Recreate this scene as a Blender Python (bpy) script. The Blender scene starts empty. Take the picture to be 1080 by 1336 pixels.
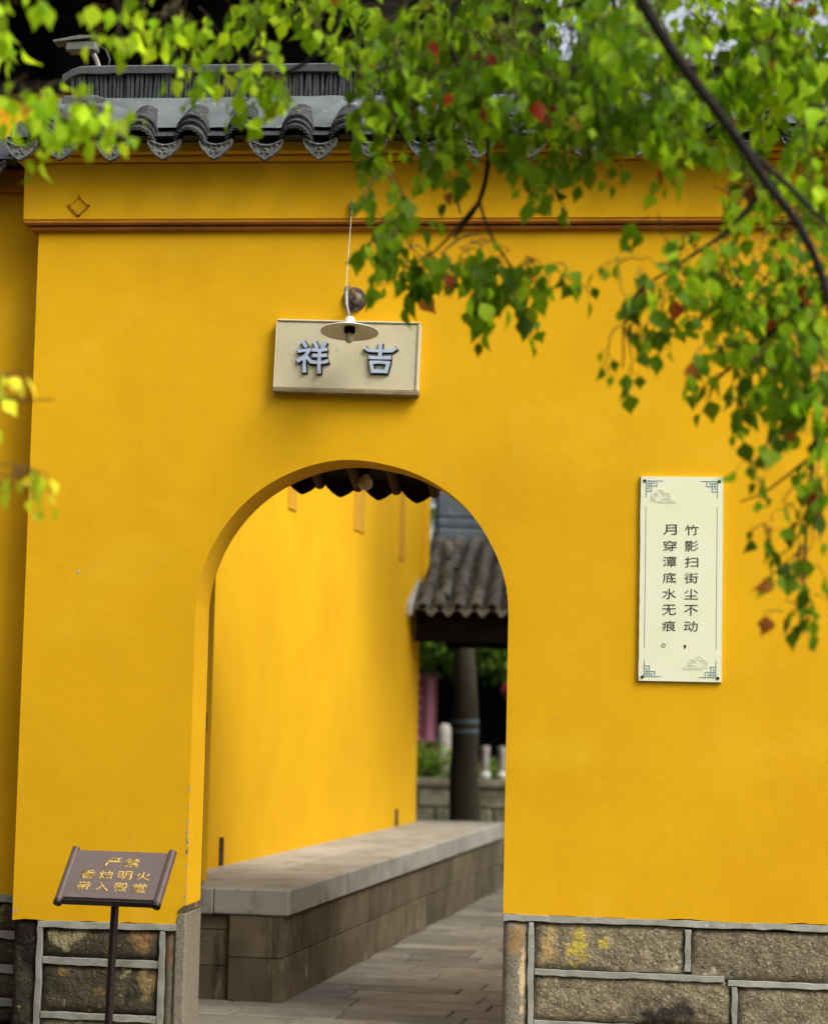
import bpy, bmesh, math, random
from mathutils import Vector, Matrix, Quaternion
R = math.radians
random.seed(7)
scene = bpy.context.scene
COL = scene.collection

# ------------------------------------------------------------------ camera
cam_d = bpy.data.cameras.new('camera')
cam = bpy.data.objects.new('camera', cam_d); COL.objects.link(cam)
YAW, PITCH, ROLL = R(6.3), R(5.4), R(1.25)
F = Vector((-math.sin(YAW)*math.cos(PITCH), math.cos(YAW)*math.cos(PITCH), math.sin(PITCH)))
RT = Vector((math.cos(YAW), math.sin(YAW), 0)); UP = RT.cross(F)
R2 = RT*math.cos(ROLL)+UP*math.sin(ROLL); U2 = UP*math.cos(ROLL)-RT*math.sin(ROLL)
m = Matrix((R2, U2, -F)).transposed().to_4x4(); m.translation = Vector((1.2925, -9.2795, 1.4))
cam.matrix_world = m
cam_d.sensor_fit = 'VERTICAL'; cam_d.sensor_height = 36; cam_d.lens = 2800/1336*36
cam_d.clip_start = 0.1; cam_d.clip_end = 2000
cam_d.dof.use_dof = True; cam_d.dof.focus_distance = 9.25; cam_d.dof.aperture_fstop = 1.75
cam_d.dof.aperture_blades = 9
scene.camera = cam

# ------------------------------------------------------------------ world, sun, exposure
SUN = Vector((0.80, -0.60, 1.05)).normalized()
w = bpy.data.worlds.new('World'); scene.world = w; w.use_nodes = True
nt = w.node_tree; nt.nodes.clear()
sky = nt.nodes.new('ShaderNodeTexSky'); sky.sky_type = 'NISHITA'; sky.sun_disc = False
sky.sun_elevation = math.asin(SUN.z); sky.sun_rotation = math.atan2(SUN.x, SUN.y)
sky.air_density = 1.0; sky.dust_density = 5.0; sky.ozone_density = 1.0
hs = nt.nodes.new('ShaderNodeHueSaturation'); hs.inputs['Saturation'].default_value = 0.35
bg = nt.nodes.new('ShaderNodeBackground'); bg.inputs['Strength'].default_value = 0.15
out = nt.nodes.new('ShaderNodeOutputWorld')
nt.links.new(sky.outputs[0], hs.inputs['Color']); nt.links.new(hs.outputs[0], bg.inputs['Color']); nt.links.new(bg.outputs[0], out.inputs[0])
sd = bpy.data.lights.new('sun', 'SUN'); sd.energy = 1.25; sd.angle = R(28); sd.color = (1.0, 0.95, 0.87)
sun = bpy.data.objects.new('sun', sd); COL.objects.link(sun)
sun.rotation_euler = SUN.to_track_quat('Z', 'Y').to_euler(); sun.location = SUN*30
vs = scene.view_settings
vs.view_transform = 'Standard'; vs.look = 'None'; vs.exposure = 0.66; vs.gamma = 1.0; vs.use_curve_mapping = False

# ------------------------------------------------------------------ materials
M = {}
def mat(name, col, rough=0.7, col2=None, scale=4.0, detail=6.0, lo=0.35, hi=0.65, bump=0.0, bscale=30.0, bdist=0.01,
        spots=None, metal=0.0, spec=0.3, stretch=(1, 1, 1), rand=0.0, bump2=None, stains=None):
    """spots = list of (colour, scale, lo, hi[, stretch])"""
    mt = bpy.data.materials.new(name); mt.use_nodes = True
    n = mt.node_tree; N = n.nodes; L = n.links; N.clear()
    o = N.new('ShaderNodeOutputMaterial'); b = N.new('ShaderNodeBsdfPrincipled')
    b.inputs['Roughness'].default_value = rough; b.inputs['Metallic'].default_value = metal
    b.inputs['Specular IOR Level'].default_value = spec
    L.new(b.outputs[0], o.inputs[0])
    tc = N.new('ShaderNodeTexCoord'); geo = N.new('ShaderNodeNewGeometry')
    pos = geo.outputs['Position']
    def noise(s, det=6.0, st=(1, 1, 1), rough_=0.6):
        mp = N.new('ShaderNodeMapping'); mp.inputs['Scale'].default_value = st
        L.new(pos, mp.inputs[0])
        t = N.new('ShaderNodeTexNoise'); t.inputs['Scale'].default_value = s; t.inputs['Detail'].default_value = det
        t.inputs['Roughness'].default_value = rough_
        L.new(mp.outputs[0], t.inputs[0]); return t.outputs['Fac']
    def ramp(fac, a, c):
        r = N.new('ShaderNodeMapRange'); r.inputs[1].default_value = a; r.inputs[2].default_value = c
        L.new(fac, r.inputs[0]); return r.outputs[0]
    def mix(fac, c1, c2, bt='MIX'):
        x = N.new('ShaderNodeMix'); x.data_type = 'RGBA'; x.blend_type = bt
        if hasattr(fac, 'links'): L.new(fac, x.inputs[0])
        else: x.inputs[0].default_value = fac
        for i, c in ((6, c1), (7, c2)):
            if hasattr(c, 'links'): L.new(c, x.inputs[i])
            else: x.inputs[i].default_value = (*c, 1)
        return x.outputs[2]
    c = None
    cur = tuple(col)
    if col2 is not None:
        cur = mix(ramp(noise(scale, detail, stretch), lo, hi), col, col2)
    for sp in spots or []:
        st = sp[4] if len(sp) > 4 else (1, 1, 1)
        cur = mix(ramp(noise(sp[1], 8.0, st), sp[2], sp[3]), cur, sp[0])
    for (sc_, sr_, scol, ns_, lo_, hi_) in stains or []:      # a stain of its own shape at one place
        vm = N.new('ShaderNodeVectorMath'); vm.operation = 'SUBTRACT'; vm.inputs[1].default_value = sc_; L.new(pos, vm.inputs[0])
        vd = N.new('ShaderNodeVectorMath'); vd.operation = 'DIVIDE'; vd.inputs[1].default_value = sr_; L.new(vm.outputs[0], vd.inputs[0])
        vl = N.new('ShaderNodeVectorMath'); vl.operation = 'LENGTH'; L.new(vd.outputs[0], vl.inputs[0])
        sb = N.new('ShaderNodeMath'); sb.operation = 'MULTIPLY_ADD'; sb.inputs[1].default_value = -0.35; L.new(vl.outputs['Value'], sb.inputs[0]); L.new(noise(ns_, 8.0), sb.inputs[2])
        cur = mix(ramp(sb.outputs[0], lo_, hi_), cur, scol)
    if rand > 0:
        oi = N.new('ShaderNodeObjectInfo')
        v = N.new('ShaderNodeMapRange'); v.inputs[3].default_value = 1-rand; v.inputs[4].default_value = 1+rand
        L.new(oi.outputs['Random'], v.inputs[0])
        h = N.new('ShaderNodeHueSaturation'); L.new(v.outputs[0], h.inputs['Value'])
        if hasattr(cur, 'links'): L.new(cur, h.inputs['Color'])
        else: h.inputs['Color'].default_value = (*cur, 1)
        cur = h.outputs[0]
    if hasattr(cur, 'links'): L.new(cur, b.inputs['Base Color'])
    else: b.inputs['Base Color'].default_value = (*cur, 1)
    prev = None
    for bb in ([(bump, bscale, bdist)] if bump else []) + ([bump2] if bump2 else []):
        bp = N.new('ShaderNodeBump'); bp.inputs['Strength'].default_value = bb[0]; bp.inputs['Distance'].default_value = bb[2]
        L.new(noise(bb[1], 8.0), bp.inputs['Height'])
        if prev: L.new(prev, bp.inputs['Normal'])
        prev = bp.outputs[0]
    if prev: L.new(prev, b.inputs['Normal'])
    M[name] = mt; return mt

YEL = (0.79, 0.428, 0.006)
mat('plaster', YEL, 0.82, (0.715, 0.385, 0.005), 2.3, 6, 0.32, 0.68, bump=0.05, bscale=45, bdist=0.004, bump2=(0.45, 1.7, 0.02),
    spots=[((0.66, 0.325, 0.005), 0.9, 0.50, 0.78, (1, 1, 0.6)), ((0.82, 0.49, 0.02), 1.3, 0.55, 0.8, (1, 1, 1.6)), ((0.80, 0.47, 0.03), 3, 0.60, 0.9, (1, 1, 0.35)),
           ((0.80, 0.62, 0.30), 26, 0.745, 0.76), ((0.68, 0.345, 0.006), 3, 0.60, 0.95, (3, 3, 0.25)), ((0.60, 0.29, 0.006), 9, 0.70, 0.85, (1.6, 1, 0.6))], spec=0.15)
mat('plaster_inner', (0.79, 0.455, 0.007), 0.8, (0.72, 0.395, 0.006), 1.5, 7, 0.32, 0.68, bump=0.2, bscale=50, bdist=0.004, bump2=(0.5, 1.6, 0.03),
    spots=[((0.70, 0.36, 0.008), 1.1, 0.54, 0.9, (1, 1, 0.9)), ((0.62, 0.33, 0.03), 9, 0.66, 0.78, (1, 1, .7))], spec=0.15)
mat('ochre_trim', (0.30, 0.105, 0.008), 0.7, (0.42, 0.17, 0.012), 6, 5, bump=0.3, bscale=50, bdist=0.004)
mat('ochre_strip', (0.56, 0.29, 0.015), 0.8, (0.62, 0.33, 0.018), 5)
mat('rough_stone', (0.23, 0.19, 0.115), 0.9, (0.12, 0.098, 0.058), 14, 8, 0.35, 0.65, bump=1.0, bscale=55, bdist=0.02, bump2=(0.8, 12, 0.02), rand=0.38,
    spots=[((0.42, 0.37, 0.25), 90, 0.54, 0.68), ((0.06, 0.05, 0.03), 5, 0.58, 0.72), ((0.42, 0.36, 0.24), 18, 0.68, 0.74)],
    stains=[((1.005, 0, 0.43), (.055, .2, .13), (0.44, 0.34, 0.06), 22, .22, .36), ((0.88, 0, 0.42), (.045, .2, .16), (0.40, 0.27, 0.10), 18, .24, .40), ((1.12, 0, .45), (.05, .2, .04), (0.42, 0.33, 0.07), 26, .26, .38), ((1.42, 0, .33), (.35, .2, .05), (0.48, 0.42, 0.30), 30, .22, .42), ((1.38, 0, .17), (.22, .2, .07), (0.035, .03, .02), 14, .15, .4)])
mat('dark_stone', (0.10, 0.083, 0.048), 0.9, (0.05, 0.042, 0.024), 10, 8, bump=1.0, bscale=50, bdist=0.02, rand=0.25,
    spots=[((0.19, 0.16, 0.10), 80, 0.60, 0.72), ((0.26, 0.17, 0.05), 7, 0.60, 0.68), ((0.40, 0.35, 0.17), 13, 0.62, 0.68), ((0.015, 0.012, 0.008), 4, 0.55, 0.66)],
    stains=[((-0.88, 0, .40), (.07, .2, .08), (0.34, 0.20, 0.08), 20, .15, .42), ((-1.22, 0, .40), (.12, .2, .06), (0.38, 0.33, 0.17), 20, .2, .42), ((-0.86, 0, .22), (.05, .2, .10), (0.30, 0.22, 0.09), 24, .22, .42)])
mat('granite', (0.27, 0.235, 0.17), 0.85, (0.17, 0.15, 0.105), 70, 6, bump=0.7, bscale=90, bdist=0.008, spots=[((0.09, 0.08, 0.06), 7, 0.6, 0.72)],
    stains=[((.755, 0, .46), (.05, .2, .12), (0.36, 0.22, 0.09), 20, .18, .42), ((.775, 0, .3), (.02, .2, .2), (0.60, 0.45, 0.25), 20, .2, .38), ((-.765, 0, .36), (.03, .2, .12), (0.26, 0.14, 0.06), 20, .18, .42)])
mat('cement', (0.37, 0.37, 0.32), 0.9, (0.22, 0.222, 0.175), 9, 6, bump=0.5, bscale=60, bdist=0.006, rand=0.12, spots=[((0.16, 0.15, 0.11), 20, 0.6, 0.75), ((0.45, 0.44, 0.40), 30, 0.62, 0.72)])
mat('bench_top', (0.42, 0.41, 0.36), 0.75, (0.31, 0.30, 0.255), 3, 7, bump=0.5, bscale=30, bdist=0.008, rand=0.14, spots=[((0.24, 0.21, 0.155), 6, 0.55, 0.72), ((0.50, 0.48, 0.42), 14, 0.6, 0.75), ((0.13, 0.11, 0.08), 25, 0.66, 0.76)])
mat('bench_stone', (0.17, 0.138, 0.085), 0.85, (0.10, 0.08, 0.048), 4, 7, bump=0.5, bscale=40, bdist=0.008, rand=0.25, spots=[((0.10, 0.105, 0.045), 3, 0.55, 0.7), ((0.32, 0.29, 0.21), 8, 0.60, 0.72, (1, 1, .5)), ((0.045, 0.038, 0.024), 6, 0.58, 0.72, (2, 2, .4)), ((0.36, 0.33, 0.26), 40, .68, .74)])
mat('paving', (0.27, 0.245, 0.195), 0.65, (0.18, 0.163, 0.125), 5, 7, bump=0.6, bscale=25, bdist=0.01, rand=0.3, spots=[((0.12, 0.105, 0.075), 7, 0.6, 0.75), ((0.32, 0.235, 0.16), 2, 0.58, 0.72)])
mat('grout', (0.09, 0.08, 0.055), 0.95, (0.06, 0.055, 0.04), 8)
mat('tile', (0.050, 0.052, 0.052), 0.75, (0.022, 0.023, 0.024), 12, 7, 0.35, 0.65, bump=0.5, bscale=70, bdist=0.006, rand=0.25, spots=[((0.26, 0.26, 0.24), 60, 0.60, 0.70), ((0.10, 0.11, 0.05), 8, 0.62, 0.75), ((0.012, 0.012, 0.012), 14, 0.58, 0.7)])
mat('tile_face', (0.125, 0.125, 0.118), 0.8, (0.055, 0.056, 0.052), 50, 7, 0.4, 0.6, bump=0.9, bscale=110, bdist=0.006, rand=0.2, spots=[((0.36, 0.36, 0.33), 70, 0.6, 0.72), ((0.04, 0.04, 0.035), 30, 0.62, 0.7)])
mat('old_tile', (0.13, 0.122, 0.105), 0.85, (0.065, 0.06, 0.05), 9, 7, bump=0.6, bscale=50, bdist=0.008, rand=0.3, spots=[((0.28, 0.26, 0.21), 12, 0.6, 0.72), ((0.08, 0.085, 0.03), 5, 0.6, 0.75)])
mat('roof_plaster', (0.15, 0.165, 0.17), 0.8, (0.095, 0.104, 0.11), 6, 7, bump=0.3, bscale=40, bdist=0.006, spots=[((0.34, 0.34, 0.31), 22, 0.62, 0.70), ((0.07, 0.075, 0.075), 4, 0.6, 0.75)])
mat('ridge_cap', (0.125, 0.125, 0.13), 0.75, (0.08, 0.08, 0.085), 12, 6, bump=0.3, bscale=50, bdist=0.005)
mat('ridge_tile', (0.060, 0.066, 0.068), 0.7, (0.028, 0.031, 0.033), 22, 5, 0.35, 0.65, stretch=(3, 1, 0.4), bump=0.4, bscale=60, bdist=0.004, spots=[((0.16, 0.17, 0.17), 60, 0.62, 0.72, (2, 1, 0.2))])
mat('weathered_drip', (0.24, 0.23, 0.19), 0.85, (0.15, 0.14, 0.115), 14)
mat('lime', (0.50, 0.49, 0.45), 0.85, (0.36, 0.35, 0.31), 9)
mat('board', (0.80, 0.83, 0.55), 0.45, (0.84, 0.85, 0.64), 2, 4, spots=[((0.70, 0.74, 0.45), 3, 0.58, 0.8)])
mat('ink', (0.035, 0.042, 0.03), 0.6)
mat('blue_print', (0.24, 0.34, 0.37), 0.6)
mat('faint_print', (0.63, 0.65, 0.49), 0.6)
mat('screw', (0.05, 0.055, 0.05), 0.4, metal=0.7)
mat('plaque', (0.62, 0.56, 0.37), 0.65, (0.55, 0.49, 0.31), 4, 6, bump=0.25, bscale=40, bdist=0.004, spots=[((0.34, 0.29, 0.17), 9, 0.63, 0.76), ((0.63, 0.58, 0.42), 30, 0.68, 0.73), ((0.10, 0.08, 0.05), 34, 0.735, 0.75)])
mat('plaque_edge', (0.30, 0.24, 0.13), 0.7, (0.20, 0.155, 0.08), 14, 6, bump=0.3, bscale=50, bdist=0.004)
mat('blue_paint', (0.50, 0.57, 0.68), 0.55, (0.40, 0.47, 0.60), 20, 5, spots=[((0.62, 0.62, 0.58), 40, 0.64, 0.70)])
mat('black_paint', (0.022, 0.026, 0.026), 0.6)
mat('enamel_white', (0.74, 0.74, 0.71), 0.3, (0.62, 0.60, 0.54), 30, 5, spec=0.5, spots=[((0.33, 0.22, 0.12), 50, 0.68, 0.73)])
mat('enamel_inner', (0.76, 0.73, 0.58), 0.4, (0.66, 0.62, 0.47), 20)
mat('rust', (0.045, 0.03, 0.022), 0.75, (0.15, 0.125, 0.10), 40, 6, bump=0.6, bscale=80, bdist=0.004, metal=0.3)
mat('grey_metal', (0.30, 0.28, 0.24), 0.5, (0.16, 0.13, 0.10), 30, 6, metal=0.5)
mat('bulb', (0.50, 0.47, 0.36), 0.25, spec=0.5)
mat('wire', (0.60, 0.55, 0.42), 0.5)
mat('sign_face', (0.18, 0.138, 0.122), 0.28, (0.155, 0.118, 0.105), 4, 5, spec=0.5, spots=[((0.25, 0.20, 0.19), 14, 0.62, 0.78), ((0.60, 0.52, 0.45), 40, 0.745, 0.76)], bump=0.05, bscale=60, bdist=0.002)
mat('sign_frame', (0.13, 0.092, 0.082), 0.3, (0.10, 0.068, 0.06), 12, spec=0.5)
mat('sign_dark', (0.020, 0.011, 0.010), 0.35, spec=0.5)
mat('gold', (0.72, 0.50, 0.13), 0.4, (0.60, 0.40, 0.09), 40, metal=0.15, spec=0.5)
mat('dark_wood', (0.022, 0.015, 0.010), 0.75, (0.012, 0.009, 0.007), 6, 6, stretch=(1, 1, 0.2), spec=0.15)
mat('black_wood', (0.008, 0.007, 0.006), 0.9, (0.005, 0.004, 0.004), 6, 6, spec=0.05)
mat('rafter_wood', (0.085, 0.045, 0.020), 0.75, (0.05, 0.026, 0.012), 9, 6, spec=0.15)
mat('door_wood', (0.060, 0.020, 0.010), 0.6, (0.035, 0.012, 0.008), 9, 6, stretch=(6, 6, 0.4))
mat('cctv', (0.16, 0.16, 0.13), 0.6, (0.11, 0.11, 0.09), 12)
mat('bark', (0.018, 0.013, 0.010), 0.9, (0.010, 0.007, 0.006), 25, 7, stretch=(1, 1, 0.3), bump=0.9, bscale=40, bdist=0.01)
mat('twig', (0.075, 0.042, 0.022), 0.8, (0.11, 0.085, 0.03), 15)
mat('garden_bark', (0.085, 0.072, 0.045), 0.9, (0.045, 0.042, 0.026), 9, 7, stretch=(1, 1, 0.25), bump=0.9, bscale=25, bdist=0.02, spots=[((0.055, 0.07, 0.03), 3, 0.55, 0.7)])
mat('band_blue', (0.15, 0.23, 0.25), 0.6)
mat('garden_stone', (0.26, 0.24, 0.17), 0.9, (0.13, 0.13, 0.08), 5, 7, bump=0.6, bscale=20, bdist=0.02, rand=0.2, spots=[((0.07, 0.09, 0.03), 2.5, 0.55, 0.7)])
mat('pale_stone', (0.50, 0.46, 0.41), 0.8, (0.38, 0.33, 0.29), 9, 6)
mat('white_stone', (0.62, 0.61, 0.54), 0.6, (0.5, 0.49, 0.42), 9)
mat('pink_cloth', (0.62, 0.26, 0.32), 0.8, (0.52, 0.20, 0.26), 5, 5)
mat('pink_print', (0.24, 0.07, 0.10), 0.8)
mat('red_silk', (0.20, 0.010, 0.012), 0.5)
mat('slate', (0.15, 0.175, 0.195), 0.7, (0.10, 0.12, 0.135), 4, 6, spots=[((0.24, 0.26, 0.27), 6, 0.6, 0.75)])
mat('earth', (0.15, 0.14, 0.085), 0.95, (0.085, 0.09, 0.045), 1.5, 7)
mat('court_ground', (0.085, 0.078, 0.062), 0.85, (0.06, 0.055, 0.043), 1.2, 7, bump=0.3, bscale=20, bdist=0.01, spots=[((0.12, 0.11, 0.08), 3, 0.6, 0.75)])

def leaf_material(name, transl=0.42, rough=0.42):
    mt = bpy.data.materials.new(name); mt.use_nodes = True
    n = mt.node_tree; N = n.nodes; L = n.links; N.clear()
    o = N.new('ShaderNodeOutputMaterial'); b = N.new('ShaderNodeBsdfPrincipled'); t = N.new('ShaderNodeBsdfTranslucent')
    mx = N.new('ShaderNodeMixShader'); mx.inputs[0].default_value = transl
    at = N.new('ShaderNodeAttribute'); at.attribute_name = 'tint'
    hs_ = N.new('ShaderNodeHueSaturation'); hs_.inputs['Value'].default_value = 1.5; hs_.inputs['Hue'].default_value = 0.49
    L.new(at.outputs['Color'], b.inputs['Base Color']); L.new(at.outputs['Color'], hs_.inputs['Color']); L.new(hs_.outputs[0], t.inputs['Color'])
    b.inputs['Roughness'].default_value = rough; b.inputs['Specular IOR Level'].default_value = 0.16
    L.new(b.outputs[0], mx.inputs[1]); L.new(t.outputs[0], mx.inputs[2]); L.new(mx.outputs[0], o.inputs[0])
    M[name] = mt
leaf_material('leaf', 0.56, 0.5); leaf_material('far_leaf', 0.3, 0.6)

# ------------------------------------------------------------------ helpers
class MB:
    def __init__(s): s.v = []; s.f = []
    def add(s, vs, fs):
        b = len(s.v); s.v += [tuple(x) for x in vs]; s.f += [tuple(i+b for i in q) for q in fs]; return s
    def box(s, x0, x1, y0, y1, z0, z1, mx=None):
        P = [Vector((x, y, z)) for z in (z0, z1) for y in (y0, y1) for x in (x0, x1)]
        if mx is not None: P = [mx @ p for p in P]
        return s.add(P, [(0, 2, 3, 1), (4, 5, 7, 6), (0, 1, 5, 4), (2, 6, 7, 3), (0, 4, 6, 2), (1, 3, 7, 5)])
    def prism(s, poly, y0, y1, mx=None):           # poly in xz, counter-clockwise seen from -y
        n = len(poly)
        P = [Vector((x, y0, z)) for x, z in poly] + [Vector((x, y1, z)) for x, z in poly]
        if mx is not None: P = [mx @ p for p in P]
        fs = [tuple(range(n)), tuple(range(2*n-1, n-1, -1))]
        for i in range(n):
            j = (i+1) % n; fs.append((j, i, i+n, j+n))
        return s.add(P, fs)
    def tube(s, pts, rad, n=8, cap=True):
        pts = [Vector(p) for p in pts]
        if not hasattr(rad, '__len__'): rad = [rad]*len(pts)
        b = len(s.v); ref = Vector((0.13, 0.31, 1)).normalized(); prev = None
        for i, p in enumerate(pts):
            d = (pts[min(i+1, len(pts)-1)]-pts[max(i-1, 0)]).normalized()
            if prev is None:
                a = d.cross(ref)
                if a.length < 1e-3: a = d.cross(Vector((1, 0, 0)))
            else: a = prev-d*prev.dot(d)
            a.normalize(); prev = a; c = d.cross(a)
            for k in range(n):
                t = 2*math.pi*k/n; s.v.append(tuple(p+(a*math.cos(t)+c*math.sin(t))*rad[i]))
        for i in range(len(pts)-1):
            for k in range(n):
                k2 = (k+1) % n; s.f.append((b+i*n+k, b+i*n+k2, b+(i+1)*n+k2, b+(i+1)*n+k))
        if cap:
            s.f.append(tuple(b+k for k in range(n-1, -1, -1))); s.f.append(tuple(b+(len(pts)-1)*n+k for k in range(n)))
        return s
    def lathe(s, prof, c=(0, 0, 0), n=24, mx=None):   # prof [(r,z)]
        b = len(s.v)
        for r, z in prof:
            for k in range(n):
                t = 2*math.pi*k/n; p = Vector((r*math.cos(t), r*math.sin(t), z))
                if mx is not None: p = mx @ p
                s.v.append(tuple(p+Vector(c)))
        for i in range(len(prof)-1):
            for k in range(n):
                k2 = (k+1) % n; s.f.append((b+i*n+k, b+i*n+k2, b+(i+1)*n+k2, b+(i+1)*n+k))
        return s
    def mesh(s, name, material, smooth=False, bevel=0.0, seg=1):
        me = bpy.data.meshes.new(name); me.from_pydata(s.v, [], s.f); me.update()
        bm = bmesh.new(); bm.from_mesh(me)
        bmesh.ops.recalc_face_normals(bm, faces=bm.faces)
        if bevel > 0:
            ed = [e for e in bm.edges if len(e.link_faces) == 2 and e.calc_face_angle(0) > 0.5]
            bmesh.ops.bevel(bm, geom=ed, offset=bevel, segments=seg, affect='EDGES', profile=0.6, clamp_overlap=True)
        bm.to_mesh(me); bm.free()
        if smooth:
            me.polygons.foreach_set('use_smooth', [True]*len(me.polygons))
            if hasattr(me, 'set_sharp_from_angle'): me.set_sharp_from_angle(angle=R(40))
        me.materials.append(M[material] if isinstance(material, str) else material)
        return me
    def build(s, name, material, parent=None, **k):
        return place(name, s.mesh(name, material, **k), parent)

def place(name, me, parent=None, loc=None, rot=None, scale=None):
    o = bpy.data.objects.new(name, me); COL.objects.link(o)
    if parent is not None: o.parent = parent
    if loc is not None: o.location = loc
    if rot is not None: o.rotation_euler = rot
    if scale is not None: o.scale = scale
    return o
def tag(o, label, cat, group=None):
    o['label'] = label; o['category'] = cat
    if group: o['group'] = group
    return o
def thing(name, label, cat, loc=(0, 0, 0), rotz=0.0, group=None):
    o = bpy.data.objects.new(name, None); o.empty_display_size = 0.2; COL.objects.link(o)
    o.location = loc; o.rotation_euler = (0, 0, rotz)
    return tag(o, label, cat, group)
def struct(o): o['kind'] = 'structure'; return o
def jit(a): return random.uniform(-a, a)
# ------------------------------------------------------------------ ground and paving
g = MB(); g.add([(-400, -400, -0.03), (400, -400, -0.03), (400, 600, -0.03), (-400, 600, -0.03)], [(0, 1, 2, 3)])
struct(g.build('ground', 'court_ground'))
BD = Vector((0.077, 0.997, 0)).normalized(); BN = Vector((BD.y, -BD.x, 0))     # direction of the passage, and its right-hand side
B0 = Vector((-0.44, 1.13, 0))                                                   # near foot corner of the bench
pf = MB(); pf.add([(-1.6, -0.6, -0.012), (3.4, -0.6, -0.012), (4.2, 11, -0.012), (-1.6, 11, -0.012)], [(0, 1, 2, 3)])
floor = struct(pf.build('passage_floor', 'grout'))
slabs = {}
def slab_mesh(wd, dp):
    k = (round(wd, 2), round(dp, 2))
    if k not in slabs:
        slabs[k] = MB().box(-k[0]/2, k[0]/2, -k[1]/2, k[1]/2, -0.05, 0).mesh('paving_slab', 'paving', bevel=0.006)
    return slabs[k]
v = -1.75
row = 0
while v < 9.2:
    dp = random.choice((0.24, 0.28, 0.32, 0.36)); u = -0.62 - random.uniform(0, .3)
    while u < 2.7:
        wd = random.choice((0.42, 0.5, 0.58, 0.66)); c = B0 + BD*(v+dp/2) + BN*(u+wd/2)
        if c.y > -0.55:
            place('paving_slab', slab_mesh(wd-0.010, dp-0.010), floor, (c.x, c.y, jit(0.003)), (jit(.004), jit(.004), -math.atan2(BD.x, BD.y)+jit(.004)))
        u += wd
    v += dp

# ------------------------------------------------------------------ roof tiles shared by the copings
def cover_mesh(front, rx=0.074, rz=0.088, L=0.17, th=0.013, material='tile', n=12):
    b = MB(); A = [math.pi*k/n for k in range(n+1)]
    rings = []
    for y, ex in ((0, 0.0), (L, -0.004)):
        for (a, c) in ((rx+ex, rz+ex), (rx-th+ex, rz-th+ex)):
            i0 = len(b.v)
            for t in A: b.v.append((a*math.cos(t), y, c*math.sin(t)))
            rings.append(i0)
    o0, i0, o1, i1 = rings
    for k in range(n):
        b.f += [(o0+k, o0+k+1, o1+k+1, o1+k), (i0+k, i1+k, i1+k+1, i0+k+1), (o0+k, i0+k, i0+k+1, o0+k+1), (o1+k, o1+k+1, i1+k+1, i1+k)]
    b.f += [(o0, o1, i1, i0), (o0+n, i0+n, i1+n, o1+n)]
    if front:                                           # serrated rim on the eave tile
        N2 = 22
        for k in range(N2+1):
            t = math.pi*(k/N2); rr = 1.0 if k % 2 else 0.93
            b.lathe([(0.0045, -0.004), (0.0062, 0), (0.0, 0.004)], (rx*rr*0.93*math.cos(t), -0.002, rz*rr*0.93*math.sin(t)), 5)
    return b.mesh('cover_tile', material, smooth=True)
def pan_mesh(L=0.17, w=0.15, sag=0.035, th=0.012, material='tile', n=8):
    b = MB(); P = [(w*(k/n-0.5), sag*(4*(k/n-0.5)**2-1)) for k in range(n+1)]
    for y in (0, L):
        for dz in (0, -th):
            for x, z in P: b.v.append((x, y, z+dz))
    q = n+1
    for k in range(n):
        b.f += [(k, k+1, 2*q+k+1, 2*q+k), (q+k, 3*q+k, 3*q+k+1, q+k+1), (k, q+k, q+k+1, k+1), (2*q+k, 2*q+k+1, 3*q+k+1, 3*q+k)]
    b.f += [(0, 2*q, 3*q, q), (n, q+n, 3*q+n, 2*q+n)]
    return b.mesh('pan_tile', material, smooth=True)
def drip_mesh(w=0.150, h=0.098, sag=0.030, th=0.013, material='tile_face'):
    b = MB(); n = 10; top = [(w*(0.5-k/n), sag*(4*(k/n-0.5)**2-1)+0.002) for k in range(n+1)]    # right to left
    low = [(-0.5, -0.008), (-0.47, -0.030), (-0.36, -0.055), (-0.22, -0.078), (-0.08, -0.094), (0, -0.100), (0.08, -0.094), (0.22, -0.078), (0.36, -0.055), (0.47, -0.030), (0.5, -0.008)]
    s = h/0.1
    poly = [(x*w, z*s) for x, z in low] + top
    b.prism(poly, 0, th)
    rim = [(x*w*0.97, -0.005, z*s*0.97+0.001) for x, z in low]
    b.tube(rim, 0.0045, 5); b.tube([(x, -0.004, z) for x, z in top], 0.0055, 5)
    for p in [(0, -0.045), (-0.022, -0.03), (0.022, -0.03), (-.012, -.062), (.012, -.062), (-.045, -.024), (.045, -.024)]:
        b.lathe([(0.009, 0.001), (0.006, 0.005), (0.0, 0.007)], (p[0], 0, p[1]*s), 6, Matrix.Rotation(R(90), 4, 'X'))
    return b.mesh('drip_tile', material, smooth=True)
TILE = dict(cf=cover_mesh(True), c=cover_mesh(False), p=pan_mesh(), d=drip_mesh())

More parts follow.
